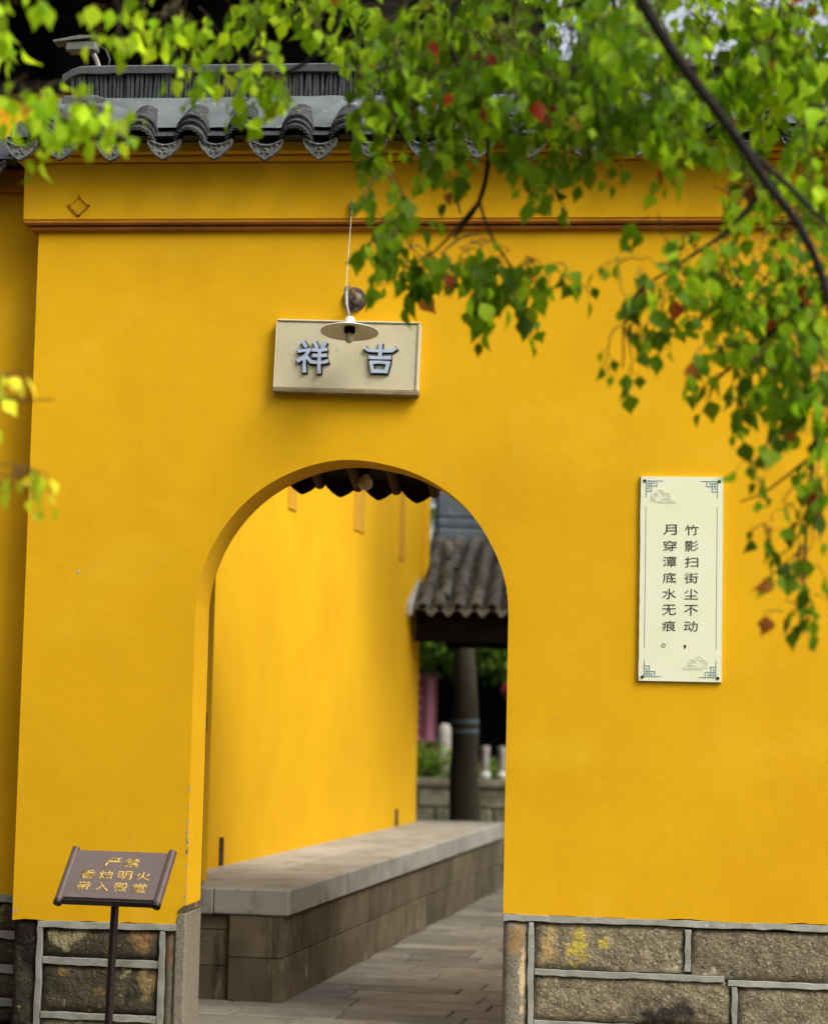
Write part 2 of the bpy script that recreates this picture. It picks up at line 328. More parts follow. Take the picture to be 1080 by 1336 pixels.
def tile_rows(parent, xs_drip, xs_cover, y_eave, z_eave, pitch, layers, sign=1, step=0.058, lift=0.013, tiles=TILE):
    """columns of cover and pan tiles climbing away from the eave; sign=+1 faces -y, -1 faces +y"""
    d = Vector((0, math.cos(pitch)*sign, math.sin(pitch))); nrm = Vector((0, -math.sin(pitch)*sign, math.cos(pitch)))
    rz = 0 if sign > 0 else math.pi
    for x in xs_cover:
        a = jit(.035); jx = jit(.006)
        for i in range(layers):
            p = Vector((x+jx, y_eave, z_eave-0.035)) + d*(i*step) + nrm*(i*lift) + Vector((jit(.003), 0, jit(.003)))
            place('cover_tile', tiles['cf'] if i == 0 else tiles['c'], parent, p, (pitch*0.9, jit(.03)*sign, rz+a+jit(.02)))
    for x in xs_drip:
        p = Vector((x+jit(.006), y_eave, z_eave-0.012+jit(.004)))
        place('drip_tile', tiles['d'], parent, p + Vector((0, -0.008*sign, 0)), (R(-9+jit(4)), jit(.05), rz+jit(.05)))
        for i in range(max(2, layers-1)):
            place('pan_tile', tiles['p'], parent, p + d*(i*0.075) + nrm*(i*0.010+0.004), (pitch*0.93, jit(.02), rz))

# ------------------------------------------------------------------ the gate wall
gate = thing('gate_wall', 'tall yellow plastered gate wall with an arched doorway and grey tiled coping', 'wall')
XL, XR, ZS, AR = -1.46, 4.4, 1.82, 0.688
ZT = 3.54
def smooth_noise(n, amp, seed, k=3):
    r = random.Random(seed); a = [r.uniform(-1, 1) for _ in range(n//k+4)]
    return [amp*(a[i//k]*(1-(i % k)/k)+a[i//k+1]*((i % k)/k)) for i in range(n)]
w_ = MB()
def panel(x0, x1, zbase, seed):
    n = max(2, int((x1-x0)/0.025)); rg = smooth_noise(n+1, 0.005, seed, 2)
    for y in (0.0, 0.30):
        b = len(w_.v)
        for i in range(n+1):
            x = x0+(x1-x0)*i/n
            w_.v += [(x, y, zbase+rg[i]), (x, y, ZS), (x, y, ZT)]
        for i in range(n):
            for j in (0, 1): w_.f.append((b+3*i+j, b+3*i+3+j, b+3*i+4+j, b+3*i+1+j))
    b2 = b-3*(n+1)
    for i in range(n): w_.f.append((b2+3*i, b+3*i, b+3*i+3, b2+3*i+3))
panel(XL, -AR, 0.472, 1); panel(AR, XR, 0.560, 2)
na = 64; ang = [math.pi-math.pi*i/na for i in range(na+1)]
wob = smooth_noise(na+1, 0.004, 5, 6); wob[0] = wob[-1] = 0
arch = [((AR+wob[i])*math.cos(t), ZS+(AR+wob[i])*math.sin(t)) for i, t in enumerate(ang)]
for y in (0.0, 0.30):
    b = len(w_.v)
    for x, z in arch: w_.v += [(x, y, z), (x, y, ZT)]
    for i in range(na): w_.f.append((b+2*i, b+2*i+2, b+2*i+3, b+2*i+1))
jam = [(-AR, 0.545)] + arch + [(AR, 0.56)]
b = len(w_.v)
for x, z in jam: w_.v += [(x, 0, z), (x, 0.30, z)]
for i in range(len(jam)-1): w_.f.append((b+2*i, b+2*i+1, b+2*i+3, b+2*i+2))
b = len(w_.v); w_.v += [(XL, 0, 0.472), (XL, 0.3, 0.472), (XL, 0.3, ZT), (XL, 0, ZT)]; w_.f.append((b, b+1, b+2, b+3))
plaster = w_.build('plaster_face', 'plaster', gate)
# upper band, mouldings
MB().box(-1.525, XR, -0.045, 0.345, 3.575, 3.835).build('upper_band', 'plaster', gate, bevel=0.006)
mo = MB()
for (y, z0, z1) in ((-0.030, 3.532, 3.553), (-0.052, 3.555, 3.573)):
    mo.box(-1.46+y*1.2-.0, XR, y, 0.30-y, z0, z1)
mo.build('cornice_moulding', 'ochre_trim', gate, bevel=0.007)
MB().box(-1.555, XR, -0.075, 0.375, 3.837, 3.862).build('eave_moulding', 'plaster', gate, bevel=0.008)
MB().box(-1.565, XR, -0.105, 0.405, 3.864, 3.915).build('eave_course', 'plaster', gate, bevel=0.006)
dm = MB(); dm2 = MB(); DK = (0, 3)
for k in range(4):
    mx = Matrix.Translation((-1.266, -0.047, 3.640)) @ Matrix.Rotation(R(45+90*k), 4, 'Y')
    (dm if k in DK else dm2).box(-0.036, 0.036, -0.007, 0.004, -0.036, -0.029, mx)
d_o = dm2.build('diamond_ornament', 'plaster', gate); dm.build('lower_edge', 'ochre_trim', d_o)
ch = MB(); rr = random.Random(3)
for i in range(20):
    z = rr.choice((rr.uniform(0.5, 0.72), rr.uniform(0.5, 1.1))); x = -0.6905+rr.uniform(-0.006, 0.0); hh = rr.uniform(0.006, 0.02)
    ch.prism([(x-0.0035, z), (x, z-hh*0.6), (x+0.004, z), (x+0.002, z+hh)], -0.0015, 0.002)
for (x, z, s) in ((-1.223, 1.98+.02, .012), (0.02, 2.63, .006), (1.42, .63, .006), (.9, 1.4, .004), (-1.47+.02, .51, .012)):
    ch.prism([(x-s*.7, z-s), (x+s*.5, z-s*.3), (x+s, z+s), (x-s*.2, z+s*.4)], -0.0015, 0.002)
chips = ch.build('flaked_paint', 'lime', gate); chips['kind'] = 'stuff'

# plinth: rough stones with raised cement pointing
pl = MB(); pl.box(-1.43, -0.70, 0.035, 0.28, 0, 0.47); pl.box(0.70, XR, 0.035, 0.28, 0, 0.555)
plinth = pl.build('plinth', 'grout', gate)
def stone(x0, x1, z0, z1, material='rough_stone', y0=0.008, y1=0.04):
    bm = bmesh.new(); nx = max(2, int((x1-x0)/0.022)); nz = max(2, int((z1-z0)/0.022))
    r = random.Random(int(x0*1000)+int(z0*777)); V = []
    for j in range(nz+1):
        for i in range(nx+1):
            e = 0 if 0 < i < nx and 0 < j < nz else 0.010
            V.append(bm.verts.new((x0+(x1-x0)*i/nx, y0+e+r.uniform(-.006, .004), z0+(z1-z0)*j/nz)))
    for j in range(nz):
        for i in range(nx):
            a = j*(nx+1)+i; bm.faces.new((V[a], V[a+1], V[a+nx+2], V[a+nx+1]))
    ed = [e for e in bm.edges if e.is_boundary]
    ex = bmesh.ops.extrude_edge_only(bm, edges=ed)
    for q in [q for q in ex['geom'] if isinstance(q, bmesh.types.BMVert)]: q.co.y = y1
    bmesh.ops.recalc_face_normals(bm, faces=bm.faces)
    me = bpy.data.meshes.new('stone'); bm.to_mesh(me); bm.free(); me.materials.append(M[material])
    me.polygons.foreach_set('use_smooth', [True]*len(me.polygons))
    return place('plinth_stone', me, plinth)
def joint(x0, z0, x1, z1, wd=0.025):
    """a strip of raised cement pointing between two points of the face"""
    a, b_ = Vector((x0, z0)), Vector((x1, z1)); L = (b_-a).length; n = max(3, int(L/0.04)); t = (b_-a)/L; q = Vector((-t.y, t.x))
    m1 = MB(); r = random.Random(int(x0*991)+int(z0*313))
    up = [a+t*(L*i/n)+q*(wd/2+r.uniform(-.0022, .0022)) for i in range(n+1)]; dn = [a+t*(L*i/n)-q*(wd/2+r.uniform(-.003, .003)) for i in range(n+1)]
    bb = len(m1.v); yf = -0.001+r.uniform(-.003, .002)
    for i in range(n+1):
        m1.v += [(up[i].x, 0.03, up[i].y), (up[i].x, yf, up[i].y), (dn[i].x, yf, dn[i].y), (dn[i].x, 0.03, dn[i].y)]
    for i in range(n):
        for k in range(3): m1.f.append((4*i+k, 4*i+4+k, 4*i+5+k, 4*i+k+1))
    m1.f += [(0, 1, 2, 3), (4*n+3, 4*n+2, 4*n+1, 4*n)]
    return m1.build('pointing_strip', 'cement', plinth, bevel=0.0015)
# right of the doorway
joint(0.690, 0.548, 2.07, 0.543, .027); joint(2.09, 0.543, XR, 0.543, .027)
joint(0.808, 0.53, 0.812, 0.0); joint(1.472, 0.52, 1.470, 0.345); joint(0.826, 0.322, 1.625, 0.318); joint(1.64, 0.302, 2.6, 0.300)
joint(1.668, 0.288, 1.668, 0.10); joint(0.826, 0.108, 1.66, 0.100); joint(1.68, 0.085, 2.6, 0.085); joint(2.3, .52, 2.3, .315); joint(2.612, .52, 2.612, 0); joint(2.63, .30, XR, .30); joint(2.63, .09, XR, .09)
stone(0.69, 0.795, 0.0, 0.528, 'granite', 0.002)
for (x0, x1, z0, z1) in ((0.825, 1.457, 0.336, 0.527), (1.486, 2.285, 0.316, 0.520), (0.825, 1.655, 0.122, 0.306), (1.682, 2.6, 0.100, 0.288), (0.825, 1.655, 0, 0.092), (1.682, 2.6, 0, 0.070), (2.314, 2.6, .316, .52),
                         (2.63, 3.5, .315, .52), (3.52, XR, .315, .52), (2.63, 3.2, .105, .285), (3.22, XR, .105, .285), (2.63, XR, 0, .075)):
    stone(x0, x1, z0, z1)
# left of the doorway
joint(-1.345, 0.455, -0.715, 0.458, .028); joint(-1.335, 0.44, -1.335, 0.0); joint(-0.790, 0.44, -0.790, 0.0); joint(-1.318, 0.300, -0.806, 0.296, 0.031); joint(-1.318, 0.066, -0.806, 0.062, 0.030)
for (x0, x1, z0, z1, mm) in ((-1.318, -0.806, 0.318, 0.436, 'dark_stone'), (-1.318, -0.806, 0.084, 0.280, 'dark_stone'), (-1.318, -0.806, 0, 0.046, 'rough_stone'), (-1.452, -1.352, 0, 0.462, 'dark_stone'), (-0.774, -0.728, 0, 0.436, 'granite')):
    stone(x0, x1, z0, z1, mm)
jb = MB().prism([(-0.735, 0), (-0.684, 0), (-0.684, 0.515), (-0.690, 0.530), (-0.725, 0.520), (-0.735, 0.49)], -0.004, 0.305)
o = jb.build('jamb_stone', 'granite', plinth, bevel=0.008)
MB().prism([(-0.726, 0.522), (-0.682, 0.531), (-0.683, 0.556), (-0.700, 0.552), (-0.722, 0.533)], -0.006, 0.30).build('broken_plaster', 'dark_stone', plinth)

# coping
PITCH_R = R(36)
slope = MB()
slope.add([(-1.57, -0.19, 3.918), (XR, -0.19, 3.918), (XR, 0.15, 4.13), (-1.45, 0.15, 4.13), (XR, 0.49, 3.918), (-1.57, 0.49, 3.918), (-1.57, -0.10, 3.916), (XR, -0.10, 3.916), (-1.57, 0.40, 3.916), (XR, 0.40, 3.916)],
          [(0, 1, 2, 3), (3, 2, 4, 5), (0, 3, 5), (0, 6, 7, 1), (5, 4, 9, 8), (6, 8, 9, 7), (1, 7, 9, 4, 2)])
roof = slope.build('coping_slope', 'ridge_tile', gate)
SP = 0.2295
xd = [-0.847+SP*k for k in range(-2, 23)]; xd = [-1.485]+xd
xc = [-0.962+SP*k for k in range(-1, 23)]+[-1.395]
tile_rows(roof, xd, xc, -0.205, 3.905, PITCH_R, 3, 1, 0.036, 0.012)
tile_rows(roof, [x+.05 for x in xd[1::2]], [x+.05 for x in xc[::2]], 0.505, 3.905, PITCH_R, 2, -1)
rb = MB()
prof = [(-0.150, 3.965), (-0.115, 4.025), (-0.03, 4.10), (0.035, 4.158), (0.265, 4.158), (0.32, 4.10), (0.415, 3.985)]
nseg = 60; rr = random.Random(9)
for i in range(nseg+1):
    x = -1.40+(XR+1.40)*i/nseg
    for k, (y, z) in enumerate(prof): rb.v.append((x, y+(rr.uniform(-.006, .006) if k < 2 else 0), z+rr.uniform(-.003, .003)))
q = len(prof)
for i in range(nseg):
    for k in range(q-1): rb.f.append((i*q+k, (i+1)*q+k, (i+1)*q+k+1, i*q+k+1))
rb.f.append(tuple(range(q)))
ridge = rb.build('ridge_base', 'roof_plaster', gate, smooth=True)
patch = MB().prism([(-1.385, 4.09), (-1.33, 4.075), (-1.25, 4.085), (-1.20, 4.11), (-1.175, 4.145), (-1.22, 4.162), (-1.37, 4.160)], -0.004, 0.05); patch.build('mortar_patch', 'roof_plaster', ridge, bevel=0.004)
st = MB(); st.box(-1.345, XR, 0.095, 0.205, 4.157, 4.277)
x = -1.352; rr = random.Random(4)
while x < XR:
    t = rr.uniform(0.010, 0.0145); y = 0.072+rr.uniform(-0.007, 0.007)
    lean = rr.gauss(0, 0.004)-0.02*max(0, -1.15-x)
    st.prism([(x, 4.158), (x+t, 4.158), (x+t+lean, 4.276), (x+lean, 4.276)], y, 0.23)
    x += t+rr.uniform(0.004, 0.009)
so = st.build('standing_tiles', 'ridge_tile', ridge); so['kind'] = 'stuff'
cp = MB(); n = 90
for i in range(n+1):
    x = -1.392+(XR+1.392)*i/n if i > 8 else -1.392+0.35*i/9
    drop = 0.045*max(0, (1-(x+1.392)/0.10))**2
    top = 4.322-drop*0.8; bot = 4.277-drop*0.9+0.004*random.random()
    cp.v += [(x, 0.052, bot), (x, 0.045, top-0.014), (x, 0.075, top), (x, 0.225, top), (x, 0.255, top-0.014), (x, 0.248, bot)]
for i in range(n):
    for k in range(6): cp.f.append((6*i+k, 6*i+6+k, 6*i+6+(k+1) % 6, 6*i+(k+1) % 6))
cp.f.append((0, 1, 2, 3, 4, 5)); cp.build('ridge_cap', 'ridge_cap', ridge, smooth=True)

# ------------------------------------------------------------------ recessed side wall to the left
sw = thing('side_wall', 'recessed yellow wall on a stone plinth beyond the corner of the gate wall', 'wall', (-4, 0.17, 0))
inv = Matrix.Translation((4, -0.45, 0))
MB().box(-7, -1.30, 0.45, 0.72, 0.56, 3.75, inv).build('plaster_face', 'plaster', sw)
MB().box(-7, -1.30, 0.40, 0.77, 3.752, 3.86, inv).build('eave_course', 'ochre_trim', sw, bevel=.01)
MB().box(-7, -1.30, 0.475, 0.70, 0, 0.56, inv).build('plinth', 'dark_stone', sw)
plinth_keep = plinth; plinth = [c for c in sw.children if c.name.startswith('plinth')][0]
def sw_shift(o_): o_.location = (4, 0, 0); return o_
for (x0, z0, x1, z1) in ((-3.0, .545, -1.40, .545), (-1.655, .53, -1.655, .23), (-1.64, .385, -1.40, .385), (-3, .235, -1.4, .235), (-3, .09, -1.4, .09), (-2.2, .53, -2.2, .25)): sw_shift(joint(x0, z0, x1, z1, .034))
for (x0, x1, z0, z1) in ((-1.64, -1.40, .40, .53), (-1.64, -1.40, .25, .37), (-2.18, -1.67, .25, .53), (-3, -1.4, .105, .22), (-3, -1.4, 0, .075), (-3, -2.22, .25, .53)): sw_shift(stone(x0, x1, z0, z1, 'dark_stone'))
plinth = plinth_keep
s2 = MB(); s2.add([(-7, 0.27, 3.868), (-1.45, 0.27, 3.868), (-1.45, 0.585, 4.05), (-7, 0.585, 4.05), (-1.45, 0.9, 3.868), (-7, 0.9, 3.868)], [(0, 1, 2, 3), (3, 2, 4, 5), (0, 5, 4, 1), (1, 4, 2)])
s2.v = [tuple(inv @ Vector(p)) for p in s2.v]
sr = s2.build('coping_slope', 'ridge_tile', sw)
tile_rows(sr, [-1.69+4-SP*k for k in range(8)], [-1.80+4-SP*k for k in range(8)], 0.255-.45, 3.862, PITCH_R, 3)

# ------------------------------------------------------------------ porch behind the gate
porch = thing('porch_roof', 'dark tiled lean-to roof behind the arch with round rafters and scalloped eave', 'roof', (0, 0.3, 0))
def pz(x, y): return 2.585-0.068*(x+0.2)+(1.7-y)*0.30                 # underside height
PW = lambda x, y, z: (x, y-0.3, z)
dk = MB(); dk.add([PW(-1.45, 0.305, pz(-1.45, .305)+.01), PW(0.24, 0.305, pz(.24, .305)+.01), PW(0.24, 1.66, pz(.24, 1.66)+.01), PW(-1.45, 1.66, pz(-1.45, 1.66)+.01),
                   PW(-1.45, 0.305, pz(-1.45, .305)+.09), PW(0.24, 0.305, pz(.24, .305)+.09), PW(0.24, 1.66, pz(.24, 1.66)+.05), PW(-1.45, 1.66, pz(-1.45, 1.66)+.05)],
                  [(0, 1, 2, 3), (4, 7, 6, 5), (0, 4, 5, 1), (1, 5, 6, 2), (2, 6, 7, 3), (3, 7, 4, 0)])
dk.build('roof_deck', 'dark_wood', porch)
for k in range(9):
    x = -1.40+0.2*k-0.012+.0
    if x > 0.2: break
    MB().tube([PW(x, 0.305, pz(x, .305)-.022), PW(x, 1.69, pz(x, 1.69)-0.022)], [0.031, 0.027], 12).build('rafter', 'rafter_wood', porch, smooth=True)
pd = drip_mesh(0.20, 0.105, 0.012, 0.012, 'dark_wood')
fa = MB(); fa.add([PW(-1.45, 1.662, pz(-1.45, 1.7)-.004), PW(.24, 1.662, pz(.24, 1.7)-.004), PW(.24, 1.69, pz(.24, 1.7)-.004), PW(-1.45, 1.69, pz(-1.45, 1.7)-.004), PW(-1.45, 1.662, pz(-1.45, 1.7)+.08), PW(.24, 1.662, pz(.24, 1.7)+.08), PW(.24, 1.69, pz(.24, 1.7)+.08), PW(-1.45, 1.69, pz(-1.45, 1.7)+.08)], [(0, 3, 2, 1), (4, 5, 6, 7), (0, 1, 5, 4), (2, 3, 7, 6), (1, 2, 6, 5), (3, 0, 4, 7)]); fa.build('fascia', 'dark_wood', porch)
for k in range(9):
    x = -1.30+0.2*k
    if x > 0.2: break
    place('drip_tile', pd, porch, PW(x, 1.70, pz(x, 1.70)+0.028), (R(-6), R(4), jit(.04)))
bl = thing('porch_bulb', 'round white bulb on a black holder under the porch rafters', 'light bulb', (-0.108, 1.2, 2.50))
MB().lathe([(0.0, 0.0), (0.018, .004), (0.033, .020), (0.037, .037), (0.033, .055), (0.02, .07), (0.014, .082)], (0, 0, 0), 20).build('globe', 'bulb', bl, smooth=True)
MB().lathe([(0.014, .08), (0.024, .082), (0.024, .12), (0.03, .122), (0.034, .15), (0.0, .15)], (0, 0, 0), 14).lathe([(.006, .15), (.006, .26)], (0, 0, 0), 8).build('holder', 'black_wood', bl, smooth=True)

# ------------------------------------------------------------------ passage: door leaf, pier, inner wall, bench
dl = thing('door_leaf', 'dark red timber door leaf folded back behind the doorway jamb', 'door', (-0.83, 0.33, 0))
MB().box(-0.03, 0.03, 0.0, 0.53, 0.02, 2.45).build('panel', 'door_wood', dl, bevel=.004)
for z in (.3, 1.3, 2.2): MB().box(0.031, 0.04, 0.02, 0.50, z, z+.09).build('rail', 'door_wood', dl, bevel=.003)
iw = thing('passage_wall', 'long bright yellow wall running back along the stone bench', 'wall', (-1.073, 2.432, 0))
IWD = Vector((0.0893, 0.996, 0)); ang_iw = -math.atan2(IWD.x, IWD.y)
iw.rotation_euler = (0, 0, ang_iw)
MB().box(-0.25, 0, -1.3, 5.74, 0, 3.35).build('plaster_face', 'plaster_inner', iw, bevel=.01)
MB().box(-0.25, 0.028, 5.742, 5.95, 2.40, 3.35).build('end_pier', 'plaster_inner', iw, bevel=.012)
MB().box(-0.25, 0.27, -1.20, -0.98, 0.545, 2.49).build('front_pier', 'plaster_inner', iw, bevel=.01)
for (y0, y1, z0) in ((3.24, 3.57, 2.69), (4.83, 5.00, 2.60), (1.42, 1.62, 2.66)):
    MB().box(0.001, 0.010, y0, y1, z0, 3.35).build('raised_strip', 'ochre_strip', iw, bevel=.004)  # thin raised strips on the wall face, darker ochre than the plaster
for (y, z0, z1) in ((0.145, .545, .70), (4.91, .545, .675)):
    MB().box(0.001, 0.022, y-.012, y+.012, z0, z1).build('iron_pin', 'rust', iw)
for y0, y1 in ((-1.35, 6.2),): MB().box(-0.33, 0.08, y0, y1, 3.352, 3.44).build('coping', 'roof_plaster', iw, bevel=.01)

bench = thing('stone_bench', 'long low grey stone bench running along the inside of the yellow passage', 'bench', (B0.x, B0.y, 0), -math.atan2(BD.x, BD.y))
LB = 7.35; HB = 0.54; HT = 0.125
MB().box(-0.80, -0.05, 0.06, LB-.05, 0, HB-HT-.01).build('core', 'grout', bench)
y = 0.0; k = 0
while y < LB-0.1:                                        # top slabs: a front and a back row
    L = min(random.uniform(1.15, 1.5), LB-y);
    if LB-y-L < .4: L = LB-y
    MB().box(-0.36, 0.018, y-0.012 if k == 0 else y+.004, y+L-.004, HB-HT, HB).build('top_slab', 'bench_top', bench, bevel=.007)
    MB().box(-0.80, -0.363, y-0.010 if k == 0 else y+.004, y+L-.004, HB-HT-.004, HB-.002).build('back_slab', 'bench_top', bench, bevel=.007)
    y += L; k += 1
for row, (z0, z1) in enumerate(((0.0, 0.205), (0.212, HB-HT-.006))):      # long side
    y = 0.0
    while y < LB-.05:
        L = random.uniform(0.55, 1.0)
        if y == 0: L = 0.40 if row else .55
        L = min(L, LB-y)
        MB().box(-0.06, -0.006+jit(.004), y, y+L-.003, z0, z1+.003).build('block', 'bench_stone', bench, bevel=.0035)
        y += L
for (x0, x1, z0, z1) in ((-0.28, -0.064, 0, .205), (-0.28, -0.064, .212, HB-HT-.008), (-0.46, -0.286, 0, .155), (-0.46, -0.286, .162, .33), (-0.46, -0.286, .337, HB-HT-.012), (-0.80, -0.466, 0, .205), (-0.80, -0.466, .212, HB-HT-.012)):
    off = 0.0 if x1 > -.1 else 0.035
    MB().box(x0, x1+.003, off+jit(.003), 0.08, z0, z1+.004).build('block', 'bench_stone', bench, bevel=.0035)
# ------------------------------------------------------------------ lettering
def glyph(chars, wd, ht, depth, material, bold=0.0, warp=0.0, parent=None, loc=(0, 0, 0), name='character', rot=None):
    cu = bpy.data.curves.new('glyph', 'FONT'); cu.body = chars; cu.size = 1.0; cu.offset = bold; cu.resolution_u = 3
    t = bpy.data.objects.new('glyph', cu); COL.objects.link(t)
    bpy.context.view_layer.update()
    dg = bpy.context.evaluated_depsgraph_get()
    me = bpy.data.meshes.new_from_object(t.evaluated_get(dg))
    bpy.data.objects.remove(t); bpy.data.curves.remove(cu)
    bm = bmesh.new(); bm.from_mesh(me); bpy.data.meshes.remove(me)
    xs = [v.co.x for v in bm.verts]; ys = [v.co.y for v in bm.verts]
    cx, cy, sx, sy = (min(xs)+max(xs))/2, (min(ys)+max(ys))/2, max(max(xs)-min(xs), 1e-4), max(max(ys)-min(ys), 1e-4)
    bmesh.ops.triangulate(bm, faces=bm.faces)
    for v in bm.verts:
        a, b_ = (v.co.x-cx)/sx, (v.co.y-cy)/sy
        b2 = b_+warp*(math.sin(a*5.0)*0.35+a*a*0.5)
        v.co = Vector((a*wd, -depth, b2*ht))
    ed = [e for e in bm.edges if e.is_boundary]
    ex = bmesh.ops.extrude_edge_only(bm, edges=ed)
    for q in [q for q in ex['geom'] if isinstance(q, bmesh.types.BMVert)]: q.co.y = 0.0
    bmesh.ops.recalc_face_normals(bm, faces=bm.faces)
    me = bpy.data.meshes.new(name); bm.to_mesh(me); bm.free(); me.materials.append(M[material])
    return place(name, me, parent, loc, rot)

# the two raised characters of the plaque, as brush strokes
BRUSH = {'祥': [[(-.34, .50), (-.24, .36)], [(-.48, .20), (-.30, .22), (-.10, .26)], [(-.12, .25), (-.26, .02), (-.48, -.14)], [(-.27, .02), (-.27, -.25), (-.25, -.50)], [(-.20, .0), (-.08, -.12)],
               [(.05, .50), (.13, .34)], [(.40, .50), (.31, .34)], [(.0, .25), (.2, .24), (.45, .28)], [(.03, .06), (.25, .05), (.44, .08)], [(-.06, -.16), (.2, -.18), (.38, -.17), (.50, -.12)], [(.23, .24), (.23, -.2), (.24, -.52)]],
         '吉': [[(-.50, .33), (-.40, .25), (0, .24), (.40, .25), (.50, .34)], [(0, .46), (0, .02)], [(-.34, .02), (0, .0), (.34, .02)], [(-.30, -.16), (0, -.14), (.30, -.16)], [(-.29, -.16), (-.22, -.48)], [(.29, -.16), (.21, -.48)], [(-.22, -.45), (.21, -.45)]]}
def brush(strk, wd, ht, thick, depth, material, name, parent, loc):
    b = MB()
    for i, s_ in enumerate(strk):
        P = [Vector((x*wd, z*ht)) for x, z in s_]; up, dn = [], []
        for k, p in enumerate(P):
            d = (P[min(k+1, len(P)-1)]-P[max(k-1, 0)]).normalized(); q = Vector((-d.y, d.x))*thick*(.58 if k in (0, len(P)-1) else .47)
            e = p+d*(thick*.32 if k == len(P)-1 else (-thick*.32 if k == 0 else 0)); up.append(tuple(e+q)); dn.append(tuple(e-q))
        b.prism(dn+up[::-1], -depth-.00012*i, 0)
    o_ = b.build(name, material, parent, bevel=0.0); o_.location = loc
    return o_

# name plaque over the arch
pq = thing('name_plaque', 'weathered beige name plaque with two blue raised characters above the arch', 'plaque', (-0.039, 0, 2.963))
pq.rotation_euler = (0, R(1.25), 0)
PWD, PHT = 0.638, 0.302
MB().box(-PWD/2+.004, PWD/2-.004, -0.040, 0.0, -PHT/2+.004, PHT/2-.003).build('panel', 'plaque', pq, bevel=.004)
for nm, (x0, x1, z0, z1, yy) in {'bottom': (-PWD/2-.004, PWD/2+.006, -PHT/2-.018, -PHT/2+.003, -.058), 'top': (-PWD/2, PWD/2, PHT/2-.002, PHT/2+.008, -.046), 'lft': (-PWD/2-.004, -PWD/2+.005, -PHT/2+.004, PHT/2-.003, -.047), 'rgt': (PWD/2-.012, PWD/2+.003, -PHT/2+.004, PHT/2-.003, -.047)}.items():
    MB().box(x0, x1, yy, 0.0, z0, z1).build('frame_strip', 'plaque_edge' if nm == 'bottom' else 'plaque', pq, bevel=.004)
for c, x, z in (('祥', -0.150, -0.010), ('吉', 0.148, -0.006)):
    q = brush(BRUSH[c], 0.132, 0.130, 0.0135, 0.016, 'blue_paint', 'character', pq, (x, -0.0402, z))
    brush(BRUSH[c], 0.132, 0.130, 0.0225, 0.005, 'black_paint', 'outline', q, (0.002, -0.0002, -0.0025))

# lamp on the wall in front of the plaque
lp = thing('wall_lamp', 'white enamel dish lamp on a bent pipe hanging before the name plaque', 'lamp', (-0.015, 0, 3.222))
MB().prism([(0.052*math.cos(2*math.pi*k/14)*(1+jit(.08)), 0.056*math.sin(2*math.pi*k/14)*(1+jit(.08))) for k in range(14)], -0.016, 0.0).build('wall_plate', 'rust', lp, bevel=.004)
MB().lathe([(0.0, .05), (0.022, .046), (0.026, .0)], (0.012, -0.015, 0), 12, Matrix.Rotation(R(90), 4, 'X')).build('junction', 'grey_metal', lp, smooth=True)
pipe = [(0.012, -0.03, -0.005), (0.006, -0.10, 0.012), (-0.004, -0.17, 0.022), (-0.008, -0.215, 0.008), (-0.006, -0.235, -0.03), (-0.002, -0.245, -0.075), (0.006, -0.25, -0.10), (0.012, -0.25, -0.135)]
MB().tube(pipe, [0.011, .010, .010, .010, .010, .009, .008, .008], 10).build('pipe', 'grey_metal', lp, smooth=True)
LX, LY = 0.016, -0.25
LT = Matrix.Translation((LX, LY, -0.128)) @ Matrix.Rotation(R(-8), 4, 'X') @ Matrix.Translation((-LX, -LY, 0.11))
sh = MB().lathe([(0.0, -0.104), (0.014, -0.105), (0.020, -0.112), (0.026, -0.138), (0.034, -0.146), (0.07, -0.154), (0.105, -0.163), (0.122, -0.170), (0.125, -0.174), (0.121, -0.173), (0.10, -0.167), (0.06, -0.158), (0.03, -0.152), (0.0, -0.150)], (LX, LY, 0), 40)
sh.build('shade', 'enamel_white', lp, smooth=True).matrix_local = LT
MB().lathe([(0.118, -0.1745), (0.098, -0.169), (0.06, -0.160), (0.03, -0.154)], (LX, LY, 0), 40).build('shade_lining', 'enamel_inner', lp, smooth=True).matrix_local = LT
MB().lathe([(0.024, -0.152), (0.024, -0.175), (0.018, -0.180)], (LX, LY, 0), 16).build('socket', 'black_wood', lp, smooth=True).matrix_local = LT
MB().lathe([(0.012, -0.178), (0.014, -0.184), (0.018, -0.192), (0.020, -0.203), (0.017, -0.214), (0.010, -0.221), (0.0, -0.223)], (LX, LY, 0), 20).build('bulb', 'bulb', lp, smooth=True).matrix_local = LT
wr = thing('lamp_wire', 'thin pale wire dropping from a small insulator to the wall lamp', 'wire', (-0.031, -0.045, 3.615))
MB().lathe([(0.0, -.035), (0.008, -.03), (0.010, -.012), (0.006, -.006), (0.011, 0), (0.011, .02), (0.006, .03), (0.005, .045), (0, .047)], (0, -0.018, 0), 12).box(-.004, .004, -.018, .002, -.004, .004).build('insulator', 'grey_metal', wr, smooth=True)
MB().tube([(0.0, -0.022, -0.03), (0.001, -0.07, -0.16), (0.003, -0.13, -0.31), (0.006, -0.165, -0.375)], 0.0019, 6).build('strand', 'wire', wr)

